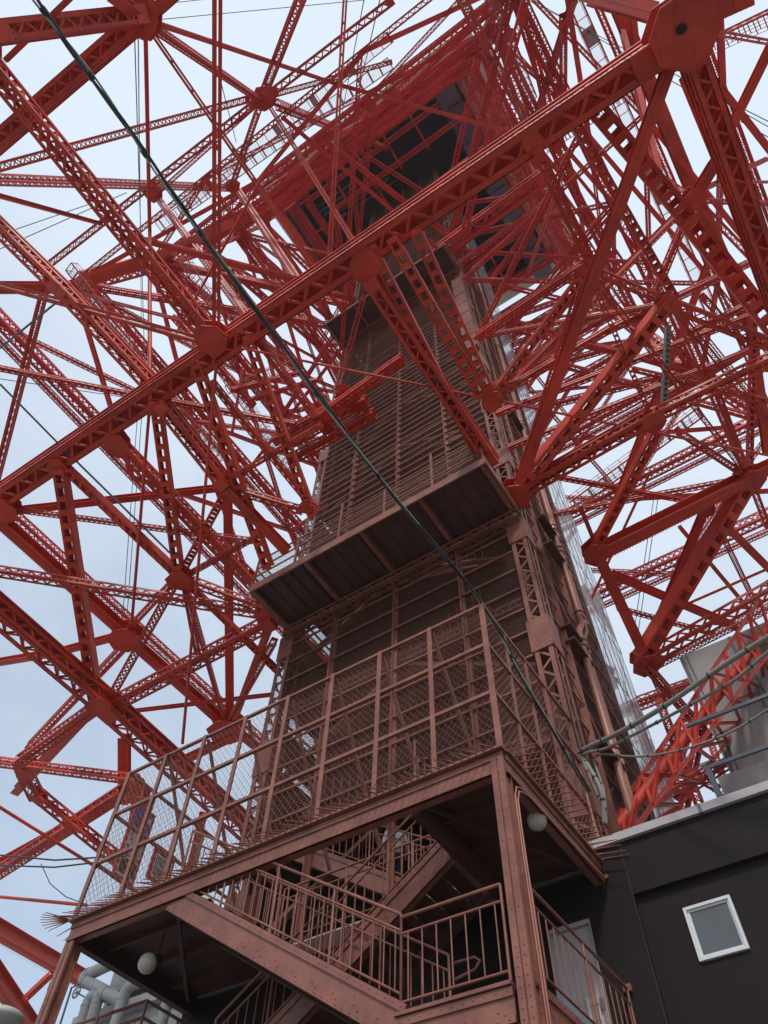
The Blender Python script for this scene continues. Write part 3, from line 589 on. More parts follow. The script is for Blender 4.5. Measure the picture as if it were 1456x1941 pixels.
# glass side with its wire net
GX = SX1 - .02
MB().box((SX1 - .25, 15.24, SZ0), (GX + .03, 15.38, SZ1)).build('maroon_trim', 'brownd', shaft)
for k in range(14):
    z0 = SZ0 + k * 5.6; gm = MB()
    for j in range(4):
        gm.box((GX - .02, 15.4 + j * .73, z0 + .03), (GX + .0, 15.4 + j * .73 + .71, z0 + 5.57))
    gm.build('glass_panel', 'glass', shaft)
gf = MB(); z = SZ0
for j in range(6): gf.box((GX + .002, 15.5 + j * .56, SZ0), (GX + .012, 15.512 + j * .56, SZ1))
while z < 84:
    gf.box((GX + .002, 15.5, z), (GX + .008, 18.3, z + .03)); 
    gf.bar((GX + .03, 15.5, z), (GX + .03, 18.25, z + 5.6), .01); gf.bar((GX + .04, 18.25, z), (GX + .04, 15.5, z + 5.6), .01)
    z += 2.8
gf.build('glazing_bars', 'steel', shaft)
# twin drain pipes with flanges
for (y, r, dogleg) in ((12.78, .085, 0), (13.08, .06, 0)):
    mb = MB(); x = SX1 + .16
    pts = [(x, y, 7.6), (x, y, 13.6), (x, y + .1, 14.1), (x, y + .55, 14.8), (x, y + .65, 15.3), (x, y + .65, 60)]
    mb.tube(pts, r, 10)
    for z in (8.4, 10.2, 13.5, 15.2, 18.2, 19.4, 23, 27, 31, 36, 41):
        yy = y if z < 14 else y + .65
        mb.tube([(x, yy, z - .07), (x, yy, z + .07)], r * 1.45, 10); mb.tube([(x, yy, z + .12), (x, yy, z + .15)], r * 1.7, 10)
    if r > .08: mb.tube([(x, y, 7.65), (x + .1, y, 7.45), (x + .6, y + .2, 7.45)], r * 1.1, 10)
    mb.build('drain_pipe', 'pipeb', shaft)
for z in (8.0, 10.0, 13.0, 13.5, 17.6, 19.0, 22.5, 26.5): MB().box((SX1 - .02, 12.0 if z < 14 else 12.5, z), (SX1 + .24, 13.2 if z < 14 else 13.8, z + .06)).build('pipe_bracket', 'brownd', shaft)
rd = 0
for z in range(8, 60, 4):
    MB().tube([(SX1 + .02, 11.6, z + 3.6), (SX1 + .02, 15.1, z)], .02, 6, False).build('tie_rod', 'pipeb', shaft)
for k, z in enumerate((30.5, 32.1, 33.7, 35.3, 36.9, 38.5, 40.1)):       # stepped boxes on the corner, high up
    MB().box((SX1 - .62, SY0 - .28, z), (SX1 - .02, SY0 - .02, z + 1.5)).build('junction_box', 'brown', shaft)
# platforms round the shaft
def platform(zt, xl, x1, y0, base, rail=True):
    p = MB().box((xl, y0, zt - .14), (x1, SY0, zt - .08)).build('platform', 'brownd', shaft)
    MB().box((xl - .03, y0 - .05, zt - .32), (x1 + .03, y0, zt)).box((xl - .03, y0, zt - .32), (xl + .02, SY0, zt)).box((x1 - .02, y0, zt - .32), (x1 + .03, SY0, zt)).build('edge_beam', 'brown', p)
    for k in range(5): x = xl + .1 + k * (x1 - xl - .2) / 4; MB().box((x - .06, y0 + .002, zt - .34), (x + .06, SY0 - .002, zt - .142)).build('joist', 'brown', p)
    rb = MB()
    for k in range(20): x = xl + .2 + k * (x1 - xl - .4) / 19; rb.box((x - .01, y0 + .01, zt - .19), (x + .01, SY0 - .01, zt - .141))
    rb.build('rib', 'brownd', p)
    tr = MB(); member(tr, (xl, SY0 - .1, zt - .5), (x1, SY0 - .1, zt - .5), .34, 'L', asp=1); tr.build('ledger_truss', 'brown', p)
    if rail:
        rp = MB()
        for zz in (1.25, .8, .4): rp.box((xl, y0 - .04, zt + zz), (x1, y0, zt + zz + .04)); rp.box((xl - .0, y0, zt + zz), (xl + .04, SY0, zt + zz + .04))
        for k in range(6): x = xl + k * (x1 - xl - .06) / 5; rp.box((x, y0 - .05, zt), (x + .06, y0 + .01, zt + (1.9 if k in (2, 4) else 1.3)))
        rp.build('guard_rail', 'brown', p)
        mm = MB().add([(xl, y0 - .02, zt), (x1, y0 - .02, zt), (x1, y0 - .02, zt + 1.25), (xl, y0 - .02, zt + 1.25)], [(0, 1, 2, 3)]).add([(xl, y0, zt), (xl, SY0, zt), (xl, SY0, zt + 1.25), (xl, y0, zt + 1.25)], [(0, 1, 2, 3)])
        mm.build('guard_mesh', 'shaftmesh', p)
        bs = MB()
        for k in range(60): x = xl + .2 + k * (x1 - xl - .5) / 59; bs.box((x, y0 + .5, zt), (x + .015, y0 + .515, zt + .75))
        bs.build('inner_balusters', 'brown', p)
platform(17.6, -11.5, -3.35, 9.1, 0)
platform(44.0, -11.9, -3.35, 9.3, 0, False)
# catwalk bridge around the shaft in red, high
cb = MB()
for z, y in ((47, 10.2), (60, 9.0)):
    for dy, w_ in ((0, .9), (1.5, .6)): cb = MB(); member(cb, (-4.5, y + dy, z), (3.5, y - .3 + dy, z), w_, 'L', asp=1.2); cb.build('bridge_girder', 'redhi', tower)

# ------------------------------------------------------------------ black building
bld = thing('building', 'low black painted building with pale coping, small square window and grey door', 'building', (-3, 14, -1.6))
WY = 10.7
wl = MB()
wl.box((-12.0, WY, 3.75), (-4.40, WY + .3, 7.0)); wl.box((-4.40, WY, 6.05), (-3.68, WY + .3, 7.0)); wl.box((-3.68, WY, -1.6), (-2.95, WY + .3, 7.0))
wl.box((-2.95, WY, 6.17), (9, WY + .3, 7.0)); wl.box((-12.0, WY + .02, -1.6), (-3.68, WY + .3, 3.749))
wl.box((-2.95, WY + .09, 5.82), (9, WY + .32, 6.169)); wl.box((-2.95, WY + .09, -1.6), (9, WY + .32, 5.09)); wl.box((-2.95, WY + .09, 5.09), (-2.35, WY + .32, 5.82)); wl.box((-1.64, WY + .09, 5.09), (9, WY + .32, 5.82))
wl.box((-12.0, WY + .3, -1.6), (-11.7, 19, 7.0))
wl.build('wall', 'black', bld)
MB().box((-12.1, WY - .07, 7.0), (-10.5, WY + .45, 7.13)).box((-10.49, WY - .07, 7.0), (-6, WY + .45, 7.13)).box((-5.99, WY - .07, 7.0), (-1.62, WY + .45, 7.13)).box((-1.57, WY - .07, 7.0), (9, WY + .45, 7.13)).build('coping', 'coping', bld)
MB().box((-1.62, WY - .075, 6.99), (-1.57, WY + .46, 7.135)).build('coping_joint', 'steel', bld)
MB().box((-12, WY + .33, 6.3), (12, 26, 6.45)).build('roof', 'ground', bld)
win = MB()
x0, x1, z0, z1 = -2.33, -1.66, 5.10, 5.81; y = WY + .05; t = .04
win.box((x0, y, z0), (x1, y + .08, z0 + t)); win.box((x0, y, z1 - t), (x1, y + .08, z1)); win.box((x0, y, z0 + t), (x0 + t, y + .08, z1 - t)); win.box((x1 - t, y, z0 + t), (x1, y + .08, z1 - t))
t2 = .07; win.box((x0 + t, y + .03, z0 + t), (x1 - t, y + .07, z0 + t2)); win.box((x0 + t, y + .03, z1 - t2), (x1 - t, y + .07, z1 - t)); win.box((x0 + t, y + .03, z0 + t2), (x0 + t2, y + .07, z1 - t2)); win.box((x1 - t2, y + .03, z0 + t2), (x1 - t, y + .07, z1 - t2))
wo_ = win.build('window_frame', 'white', bld)
pane = MB().box((x0 + t2, y + .045, z0 + t2), (x1 - t2, y + .055, z1 - t2)).build('window_pane', 'wireglass', wo_)
wr = MB()
for k in range(-14, 30):
    a = V((x0 + t2 + k * .035, y + .042, z0 + t2))
    for sgn in (1, -1):
        p0 = [x0 + t2 + k * .035 if sgn > 0 else x1 - t2 - k * .035, z0 + t2]; p1 = [p0[0] + sgn * (z1 - z0 - 2 * t2), z1 - t2]
        lo, hi = x0 + t2, x1 - t2; d = (p1[0] - p0[0], p1[1] - p0[1]); ts = sorted([(lo - p0[0]) / d[0], (hi - p0[0]) / d[0]]); ta, tb = max(0, ts[0]), min(1, ts[1])
        if tb > ta + .02: wr.bar((p0[0] + d[0] * ta, y + .042, p0[1] + d[1] * ta), (p0[0] + d[0] * tb, y + .042, p0[1] + d[1] * tb), .0018)
wr.build('window_wire', 'hose', wo_)
MB().box((-2.955, WY - .004, -1.6), (-2.945, WY, 7.0)).build('wall_joint', 'ink', bld)
MB().box((.9, WY + .084, -1.6), (.912, WY + .09, 6.17)).build('wall_joint', 'ink', bld)
dr = MB().box((-4.36, WY + .1, 3.85), (-3.72, WY + .15, 5.98)).build('door', 'door', bld)
MB().box((-4.40, WY + .03, 5.985), (-3.68, WY + .17, 6.05)).box((-4.40, WY + .03, 3.85), (-4.362, WY + .17, 5.985)).box((-3.718, WY + .03, 3.85), (-3.68, WY + .17, 5.985)).build('door_frame', 'coping', dr)
MB().box((-3.80, WY + .06, 4.85), (-3.76, WY + .1, 5.0)).tube([(-3.82, WY + .05, 4.92), (-3.94, WY + .05, 4.92)], .012).build('door_handle', 'steel', dr)
MB().box((-4.0, WY + .092, 4.75), (-3.83, WY + .099, 5.05)).build('door_notice', 'white', dr)

# ------------------------------------------------------------------ the brown outdoor staircase
st = thing('fire_escape', 'brown steel outdoor staircase with landings, balusters and wire mesh cage below the shaft', 'staircase', (-7.5, 9, -1.6))
YF = 7.6; XR, XL = -3.35, -11.8; ZT = 6.78; ZL = 3.87
def channel(mb, p, q, h, dpt, face, riv=True, rr=.014):
    """channel beam: web h deep, flanges turned away from face"""
    p, q = V(p), V(q); a = (q - p).normalized(); face = V(face); up = face.cross(a).normalized(); up = up if up.z > 0 else -up; Ln = (q - p).length
    mb.obox(p, q, face, up, .02, h); mb.obox(p, q, face, up, dpt, .022, -dpt / 2 + .01, h / 2 - .011); mb.obox(p, q, face, up, dpt, .022, -dpt / 2 + .01, -h / 2 + .011)
    mb.obox(p, q, face, up, .03, .09, .018, h / 2 - .055); mb.obox(p, q, face, up, .03, .07, .018, -h / 2 + .045)
    if riv:
        n = int(Ln / .13)
        for i in range(n):
            c = p + a * Ln * (i + .5) / n
            mb.rivet(c + up * (h / 2 - .05) + face * .033, face, rr); mb.rivet(c - up * (h / 2 - .045) + face * .033, face, rr)
            if i % 3 == 0: mb.rivet(c - up * (h / 2 - .14) + face * .012, face, rr); mb.rivet(c - up * (h / 2 - .10) + a * .08 + face * .012, face, rr)
ul = MB(); ul.box((-4.9, YF + .1, ZT - .03), (XR - .03, WY - .05, ZT)); ul.box((XL + .03, YF + .1, ZT - .03), (-9.35, WY - .05, ZT)); ul.box((-9.35, 10.15, ZT - .03), (-4.9, WY - .05, ZT))
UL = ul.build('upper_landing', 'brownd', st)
eb = MB(); channel(eb, (XL, YF, ZT - .17), (XR, YF, ZT - .17), .32, .14, (0, -1, 0), riv=False); eb.box((XL - .05, YF - .1, ZT + .0), (XR + .05, YF + .05, ZT + .035)); eb.build('edge_beam', 'brown', UL)
eb = MB(); channel(eb, (XR, YF + .05, ZT - .17), (XR, WY + .1, ZT - .17), .32, .14, (1, 0, 0), riv=False); eb.box((XR - .05, YF + .05, ZT), (XR + .08, WY + .1, ZT + .035)); eb.build('edge_beam', 'brown', UL)
eb = MB(); channel(eb, (XL, YF + .05, ZT - .17), (XL, WY, ZT - .17), .32, .14, (-1, 0, 0), riv=False); eb.box((XL - .08, YF + .05, ZT), (XL + .05, WY, ZT + .035)); eb.build('edge_beam', 'brownd', UL)
def jo(*bx): MB().box(*bx).build('joist', 'brownd', UL)
for x in (-4.85, -9.4): jo((x - .07, YF + .15, ZT - .36), (x + .07, WY - .02, ZT - .034))
jo((-9.33, 10.1, ZT - .3), (-4.92, 10.2, ZT - .034))
for y in (8.4, 9.2, 10.0): jo((-4.77, y - .03, ZT - .16), (XR - .15, y + .03, ZT - .034)); jo((XL + .15, y - .03, ZT - .16), (-9.48, y + .03, ZT - .034))
MB().bar((-4.75, 7.8, ZT - .2), (-3.5, 10.4, ZT - .2), .06, .06).build('diagonal_joist', 'brownd', UL); MB().bar((-9.5, 7.8, ZT - .2), (-11.6, 10.4, ZT - .2), .06, .06).build('diagonal_joist', 'brownd', UL)
railing_later = [((-4.95, 7.9, ZT), (-4.95, 8.85, ZT)), ((-9.3, 10.12, ZT), (-4.95, 10.12, ZT)), ((-9.38, 8.85, ZT), (-9.38, 10.1, ZT))]
# columns
def hcol(x, y, z0, z1, w_=.24):
    mb = MB(); d = w_
    mb.box((x - w_ / 2, y - d / 2, z0), (x + w_ / 2, y - d / 2 + .02, z1)); mb.box((x - w_ / 2, y + d / 2 - .02, z0), (x + w_ / 2, y + d / 2, z1)); mb.box((x - .06, y - d / 2 + .02, z0), (x - .035, y + d / 2 - .02, z1)); mb.box((x + .035, y - d / 2 + .02, z0), (x + .06, y + d / 2 - .02, z1))
    mb.box((x - w_ / 2 - .0, y - d / 2 - .022, z0), (x - w_ / 2 + .085, y - d / 2, z1)); mb.box((x + w_ / 2 - .085, y - d / 2 - .022, z0), (x + w_ / 2, y - d / 2, z1))
    z = z0 + .2
    while z < z1:
        for e in (-1, 1): mb.rivet((x + e * (w_ / 2 - .045), y - d / 2 - .022, z), (0, -1, 0), .014); mb.rivet((x + .06, y + e * .05, z), (1, 0, 0), .012)
        z += .42 if z > 4.2 else .1
    return mb.build('column', 'brown', st)
hcol(XR - .08, YF + .08, -1.6, ZT - .02, .19); hcol(XL + .1, YF + .1, -1.6, ZT - .34, .2)
cd = MB()                                                       # conduits clipped to the corner column, looping under the edge beam
for k, o_ in enumerate((0, .035)):
    x = XR + .04 + o_ * .4; y = YF + .13 + o_
    cd.tube([(x, y, 2.0), (x, y, 5.7 - o_), (x, y + .02, 6.15 - o_ * 1.5), (x, y + .10, 6.33 - o_ * 1.5), (x, y + .24, 6.40 - o_ * 1.5), (x, y + .42, 6.44 - o_ * 1.2), (x, 10.2, 6.50 - o_), (x + .02, 10.6, 6.50 - o_), (x + .06, 10.78, 6.62 - o_ * .5), (x + .06, 10.80, 6.85), (x + .04, 10.7, 7.4), (x, 10.75, 8.6)], .013, 6)
cd.build('conduit', 'pipeb', st)
# lower landing
LLo = MB().box((-5.0, YF + .08, ZL - .04), (XR, WY, ZL)).build('lower_landing', 'brownd', st)
eb = MB(); channel(eb, (-5.05, YF, ZL - .2), (XR - .23, YF, ZL - .2), .36, .14, (0, -1, 0)); eb.box((-5.05, YF - .06, ZL - .018), (XR - .23, YF + .05, ZL + .02)); eb.build('edge_beam', 'brown', LLo)
eb = MB(); channel(eb, (XR + .02, YF + .25, ZL - .2), (XR + .02, WY, ZL - .2), .36, .14, (1, 0, 0)); eb.build('edge_beam', 'brown', LLo)
br = MB(); br.bar((XR - .02, YF + .3, ZL - 1.4), (XR - .02, 9.2, ZL - .42), .06, .1); br.build('knee_brace', 'brown', LLo)

def railing(pts, parent, h=1.1, step=.2, pst=1.25, r=.022, top2=.2):
    """handrail, upper rail, bottom rail, posts and balusters along a floor-level path"""
    ra = MB(); pts = [V(p) for p in pts]; zz = V((0, 0, 1))
    o = None
    ra.tube([p + zz * h for p in pts], r, 8)
    o = ra.build('railing', 'brown', parent if parent.parent is None else parent.parent)
    for hh in (h - top2, .14): MB().tube([p + zz * hh for p in pts], r * .75, 6).build('rail_bar', 'brown', o)
    for a, b in zip(pts, pts[1:]):
        Lh = (b - a).length; n = max(1, round(Lh / pst))
        for i in range(n + 1):
            c = a.lerp(b, i / n); MB().tube([c, c + zz * h], r * .85, 8).build('rail_post', 'brown', o)
        m_ = max(1, round(Lh / step))
        for i in range(m_):
            c = a.lerp(b, (i + .5) / m_); MB().tube([c + zz * .14, c + zz * (h - top2)], r * .45, 6, False).build('baluster', 'brown', o)
    return o
RH = 1.1
for a_, b_ in railing_later: railing([a_, b_], st, RH)
railing([(-5.0, YF + .02, ZL), (XR - .26, YF + .02, ZL)], st, RH)
railing([(XR, YF + .3, ZL), (XR, WY - .05, ZL)], st, RH)
MB().box((XR - .05, WY - .06, ZL + RH - .04), (XR + .06, WY, ZL + RH + .05)).build('wall_bracket', 'brown', st)

def flight(x0, z0, x1, z1, y0, y1, name, rails=(True, True), hs=.40, steps=True):
    f = MB(); a = V((x0, y0, z0)); b = V((x1, y0, z1)); channel(f, a, b, hs, .1, (0, -1, 0))
    fo = f.build(name, 'brown', st)
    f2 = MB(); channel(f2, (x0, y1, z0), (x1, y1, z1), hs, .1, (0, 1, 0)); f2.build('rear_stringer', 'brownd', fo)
    n = max(3, int(abs(z1 - z0) / .18)); tr = MB()
    for i in range(n):
        t_ = (i + .5) / n; x = x0 + (x1 - x0) * t_; z = z0 + (z1 - z0) * t_
        tr.box((x - .14, y0 + .03, z - .02), (x + .14, y1 - .03, z + .012)); sx = .13 if (x1 - x0) * (z1 - z0) < 0 else -.14
        tr.box((x - sx - .005, y0 + .03, z + .012), (x - sx + .005, y1 - .03, z + .16))
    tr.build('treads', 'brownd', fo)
    for on, y in zip(rails, (y0, y1)):
        if on: railing([(x0, y, z0 + .16), (x1, y, z1 + .16)], st, 1.05)
    return fo
flight(-9.35, 6.50, -5.0, 3.80, YF + .02, 8.75, 'stair_flight')
flight(-9.2, 4.0, -5.05, 6.58, 8.9, 10.05, 'stair_flight', (True, False))
flight(-10.0, 9.45, -6.2, 7.1, 11.15, 12.2, 'stair_flight', (True, True))
flight(-9.2, 4.0, -13.0, 1.6, 7.7, 8.8, 'stair_flight', (False, False))
flight(-5.0, 1.2, -9.2, 3.9, 9.0, 10.1, 'stair_flight', (True, False))
mlo = MB().box((-10.4, 8.8, 3.9), (-9.2, 10.6, 3.96)).build('middle_landing', 'brownd', st)
# handrail return at the flight foot
MB().tube([(-5.0, 8.9, ZL + 1.1), (-4.7, 8.9, ZL + 1.1), (-4.62, 8.9, ZL + 1.04), (-4.7, 8.9, ZL + .95), (-5.0, 8.9, ZL + .9)], .02, 8).tube([(-4.7, 8.9, ZL), (-4.7, 8.9, ZL + .55), (-4.8, 8.9, ZL + .6), (-5.0, 8.9, ZL + .58)], .018, 8).build('rail_return', 'brown', st)
# mesh cage over the upper landing
ZC = 9.92
cage = MB().box((XL, YF - .03, ZC - .05), (XR + .03, YF + .03, ZC)).box((XR - .03, YF + .03, ZC - .05), (XR + .03, WY + .3, ZC)).box((XL - .03, YF + .03, ZC - .05), (XL + .03, WY + .3, ZC)).build('mesh_cage', 'brown', st)
for z in (7.85, 8.88):
    MB().box((XL, YF - .035, z), (XR, YF + .025, z + .06)).build('cage_rail', 'brown', cage)
    MB().box((XR - .03, YF + .03, z), (XR + .03, WY + .3, z + .05)).build('cage_rail', 'brown', cage); MB().box((XL - .03, YF + .03, z), (XL + .03, WY + .3, z + .05)).build('cage_rail', 'brown', cage)
for k in range(9):
    x = XR + (XL - XR) * k / 8; w_ = .085 if k not in (0, 8) else .1
    MB().box((x - w_ / 2, YF - .045, ZT + .036), (x + w_ / 2, YF - .036, ZC)).box((x - w_ / 2, YF - .036, ZT + .036), (x - w_ / 2 + .012, YF + .05, ZC)).build('cage_post', 'brown', cage)
    if 0 < k < 8: MB().bar((x, YF + .06, ZC - .04), (x, 9.3, ZT + .5), .05, .05).build('diagonal_brace', 'brown', cage)
for k in (1, 2, 3):
    y = YF + k * .78
    for x in (XR, XL): MB().box((x - .02, y - .02, ZT + .036), (x + .02, y + .02, ZC - .05)).build('cage_post', 'brown', cage)
def wire_panel(p, du, width, z0, z1, name='wire_mesh'):        # real zigzag wires
    mb = MB(); du = V(du); s = .056; n = int(width / s); nn = int((z1 - z0) / .075)
    nrm = du.cross(V((0, 0, 1))); r = .0042
    for i in range(n + 1):
        vs = []; sg = 1 if i % 2 else -1
        for j in range(nn + 1):
            sg = -sg; c = V(p) + du * (i * s + sg * s * .5) + V((0, 0, z0 + (z1 - z0) * j / nn - V(p).z)); vs += [c - du * r, c + du * r, c + nrm * r]
        fs = []
        for j in range(nn):
            a = j * 3
            for q in range(3): fs.append((a + q, a + (q + 1) % 3, a + 3 + (q + 1) % 3, a + 3 + q))
        mb.add(vs, fs)
    return mb.build(name, 'brown', cage)
wire_panel((XL, YF - .0, ZT), (1, 0, 0), XR - XL, ZT + .03, ZC)
wire_panel((XR, YF, ZT), (0, 1, 0), WY - YF + .2, ZT + .03, ZC); wire_panel((XL, YF, ZT), (0, 1, 0), WY - YF + .2, ZT + .03, ZC)
# anti-climb spikes
def spike(c, d): MB().tube([V(c), V(c) + V(d)], [.014, .006], 5).build('spike', 'brown', st)
k = 0
x = XR - .1
while x > XL:
    spike((x, YF - .07, ZT + .05), V((random.uniform(-.06, .06), -.42, -.20 + random.uniform(-.03, .03)))); x -= .12
y = YF + .1
while y < WY + .1: spike((XR + .06, y, ZT + .05), V((.45, random.uniform(-.04, .04), -.08))); y += .15
y = YF + .1
while y < WY + .1: spike((XL - .06, y, ZT + .04), V((-.45, random.uniform(-.04, .04), -.08))); y += .17
for q in range(8):
    a = math.radians(185 + q * 11); spike((XL - .04, YF - .05, ZT + .05), V((math.cos(a) * .5, math.sin(a) * .5, -.08)))

# ------------------------------------------------------------------ globe lamps
def globe(px, py, zc, lab, r=.155):
    c = U(px, py, z=zc); t = thing('globe_lamp', lab, 'lamp', c, 'globe lamps under the landing')
    MB().ball(c, r).build('glass_globe', 'globe', t)
    MB().tube([c + V((r * .1, r * .7, r * .5)), c + V((r * .2, r * 1.3, r * .9))], [r * .62, r * .5], 14).build('lamp_base', 'ink', t)
    e = c + V((-r * .1, r * 1.1, r * .8)); MB().tube([e, V((e.x - .02, e.y + .03, ZT - .04))], .02, 8).build('lamp_stem', 'brownd', t)
globe(1018, 1556, 6.42, 'white opal globe lamp under the right end of the landing beside the corner column', .14)
globe(280, 1826, 6.05, 'white opal globe lamp in the dark under the left end of the landing')

# ------------------------------------------------------------------ cables
def wire(name, pts, r, m, lab, clamps=0):
    t = thing(name, lab, 'cable', pts[0]); pts = [V(p) for p in pts]
    sm = []
    for i in range(len(pts) - 1):
        a, b = pts[max(i - 1, 0)], pts[i]; c, d = pts[i + 1], pts[min(i + 2, len(pts) - 1)]
        for k in range(8):
            u = k / 8; sm.append(.5 * ((2 * b) + (c - a) * u + (2 * a - 5 * b + 4 * c - d) * u * u + (3 * b - a - 3 * c + d) * u ** 3))
    sm.append(pts[-1]); return t, sm
corner = V((XR, YF - .05, ZC))
main = [U(40, -40, z=9.2), U(120, 72, z=9.25), U(230, 225, z=9.3), U(350, 400, z=9.4), U(470, 565, z=9.5), U(600, 745, z=9.6), U(735, 925, z=9.75), corner + V((0, -.03, .02)), V((XR + .06, 9.0, 9.0)), V((XR + .1, 10.8, 8.1))]
t, sm = wire('power_cable', main, .03, 'cable', 'dark twisted cable bundle crossing the sky to the corner of the mesh cage')
for k, (m_, r_, ph) in enumerate((('cable', .018, 0), ('cablew', .012, 2.1), ('cable', .014, 4.2))):
    MB().tube([p + V((math.cos(ph + i * .35), math.sin(ph + i * .35), math.sin(ph * 2 + i * .3))) * .022 for i, p in enumerate(sm)], r_, 7).build('cable_strand', m_, t)
for i in range(5, len(sm) - 1, 7): d = (sm[i + 1] - sm[i]).normalized(); MB().tube([sm[i] - d * .04, sm[i] + d * .04], .04, 8).build('cable_clamp', 'cable', t)
def hose(pts, r, m, lab):
    t, sm = wire('cable', pts, r, m, lab); MB().tube(sm, r, 9).build('sheath', m, t)
    for i in range(6, len(sm) - 1, 6): d = (sm[i + 1] - sm[i]).normalized(); MB().tube([sm[i] - d * .012, sm[i] + d * .012], r * 1.35, 8).build('cable_clamp', 'cable', t)
xc = XR + .2
def D(px, py, y): return U(px, py, y=y)
hose([D(1500, 1175, 9.0), D(1456, 1207, 9.2), D(1370, 1262, 9.5), D(1260, 1338, 9.8), D(1180, 1385, 10.2), D(1112, 1418, 10.5), D(1100, 1428, 10.6), D(1115, 1452, 10.6), D(1140, 1500, 10.6), D(1146, 1560, 10.7)], .042, 'hose', 'thickest pale grey cable swinging from the right edge to the shaft column')
hose([D(1500, 1205, 9.1), D(1456, 1236, 9.3), D(1390, 1290, 9.6), D(1310, 1335, 9.9), D(1225, 1380, 10.2), D(1150, 1418, 10.4), D(1106, 1432, 10.55), D(1120, 1475, 10.6), D(1148, 1540, 10.7)], .026, 'hose', 'second pale cable sagging just under the thickest one')
hose([D(1500, 1320, 9.3), D(1456, 1345, 9.5), D(1380, 1390, 9.7), D(1290, 1422, 10.0), D(1210, 1434, 10.3), D(1140, 1430, 10.55), D(1128, 1445, 10.6), D(1145, 1500, 10.6), D(1150, 1560, 10.7)], .018, 'hose', 'thin pale cable lowest of those tied to the shaft column')
for i, (a, b) in enumerate((((-10, 1620), (240, 1622)), ((-10, 1640), (240, 1628)))):
    p, q = U(*a, z=10), U(*b, z=9); tag(MB().tube([p, (p + q) / 2 - V((0, 0, .12)), q], .018, 6).build('power_line', 'cable'), ('upper' if i == 0 else 'lower') + ' dark power line at the left edge behind the cage', 'cable')
tag(MB().tube([U(78, 1637, z=9.4), U(95, 1675, z=9), U(125, 1700, z=8.6), U(165, 1715, z=8.2)], .01, 6).build('loose_wire', 'cable'), 'thin loose wire curling down from the power line at left', 'cable')

# ------------------------------------------------------------------ rooftop box, roof rail
px = U(1390, 1478, y=17)
x0 = px.x; pz = px.z
ru = thing('rooftop_unit', 'tall beige grey panelled rooftop housing behind the coping', 'housing', (x0 + 3, 18, 6.45))
MB().box((x0, 17, pz), (x0 + 7, 21, pz + 4.2)).build('casing', 'greyp', ru)
sm_ = MB()
for k in range(5): sm_.box((x0 + .05 + k * 1.4, 16.96, pz + .02), (x0 + .11 + k * 1.4, 17, pz + 4.18)); sm_.box((x0 + .2 + k * 1.4, 16.97, pz + .02), (x0 + .23 + k * 1.4, 17, pz + 4.18))
sm_.build('panel_seam', 'steel', ru)
MB().box((x0 - .3, 16.7, 6.45), (x0 + 7.2, 21.2, pz - .01)).build('plinth', 'coping', ru)
gr = thing('guard_rail', 'dark metal roof rail of two bars on a grey post above the coping', 'railing', (-.8, 13, 6.45))
a0, a1 = U(1335, 1458, y=13), U(1510, 1395, y=13); b0, b1 = U(1400, 1330, y=13), U(1510, 1290, y=13)
MB().bar((a0.x, 13, a0.z), (a0.x + 4, 13, a0.z), .06, .07).build('lower_bar', 'steel', gr)
MB().bar((a0.x, 13, a0.z + 1.05), (a0.x + 4, 13, a0.z + 1.05), .06, .07).build('upper_bar', 'steel', gr)
MB().box((a0.x + .02, 12.95, 6.45), (a0.x + .12, 13.05, a0.z)).build('post', 'steel', gr)

# ------------------------------------------------------------------ sign boards
def signpost(corn, x, lab, kind):
    (ax, ay), (bx, by), hpx = corn
    a = U(ax, ay, x=x); b = U(bx, by, x=x); b.z = a.z; ht = hpx
    t = thing('sign_board', lab, 'sign', (x, a.y, a.z - ht)); y0, y1, zt = a.y, b.y, a.z; w_ = y1 - y0
    fr = 'signred'; MB().box((x - .06, y0, zt - ht), (x, y1, zt)).build('board', fr, t)
    X = x + .004
    def patch(u0, u1, v0, v1, m_, n='print', lift=0): MB().box((X + lift, y0 + w_ * u0, zt - ht * v1), (X + lift + .006, y0 + w_ * u1, zt - ht * v0)).build(n, m_, t)
    if kind == 0:
        patch(.1, .9, .06, .94, 'coping', 'sheet'); patch(.1, .9, .06, .3, 'signblue', 'header', .008); patch(.2, .55, .13, .17, 'signred', 'lettering', .016); patch(.2, .75, .2, .27, 'signred', 'lettering', .016); patch(.7, .85, .1, .17, 'white', 'emblem', .016)
        patch(.1, .9, .66, .68, 'signred', 'divider', .008); patch(.14, .86, .72, .9, 'ink', 'picture', .008)
        for k in range(26): 
            u, v = random.uniform(.14, .8), random.uniform(.32, .6); patch(u, u + random.uniform(.02, .07), v, v + random.uniform(.01, .05), 'ink' if k % 3 else 'steel', 'picture', .008 + k * .0004)
    else:
        patch(.12, .92, .25, .92, 'white', 'sheet')
        for k in range(10):
            for j in range(2): patch(.16 + k * .074, .195 + k * .074, .3 + j * .3, .56 + j * .3, 'ink', 'lettering', .008)
        for k in range(2): patch(.2, .85, .08 + k * .07, .11 + k * .07, 'white', 'lettering', .008)
signpost(((261, 1520), (296, 1546), 1.9), -14, 'tall red framed poster board with blue header behind the left end of the cage', 0)
signpost(((298, 1598), (336, 1620), .85), -14, 'small red board with white lettered sheet beside the tall poster', 1)

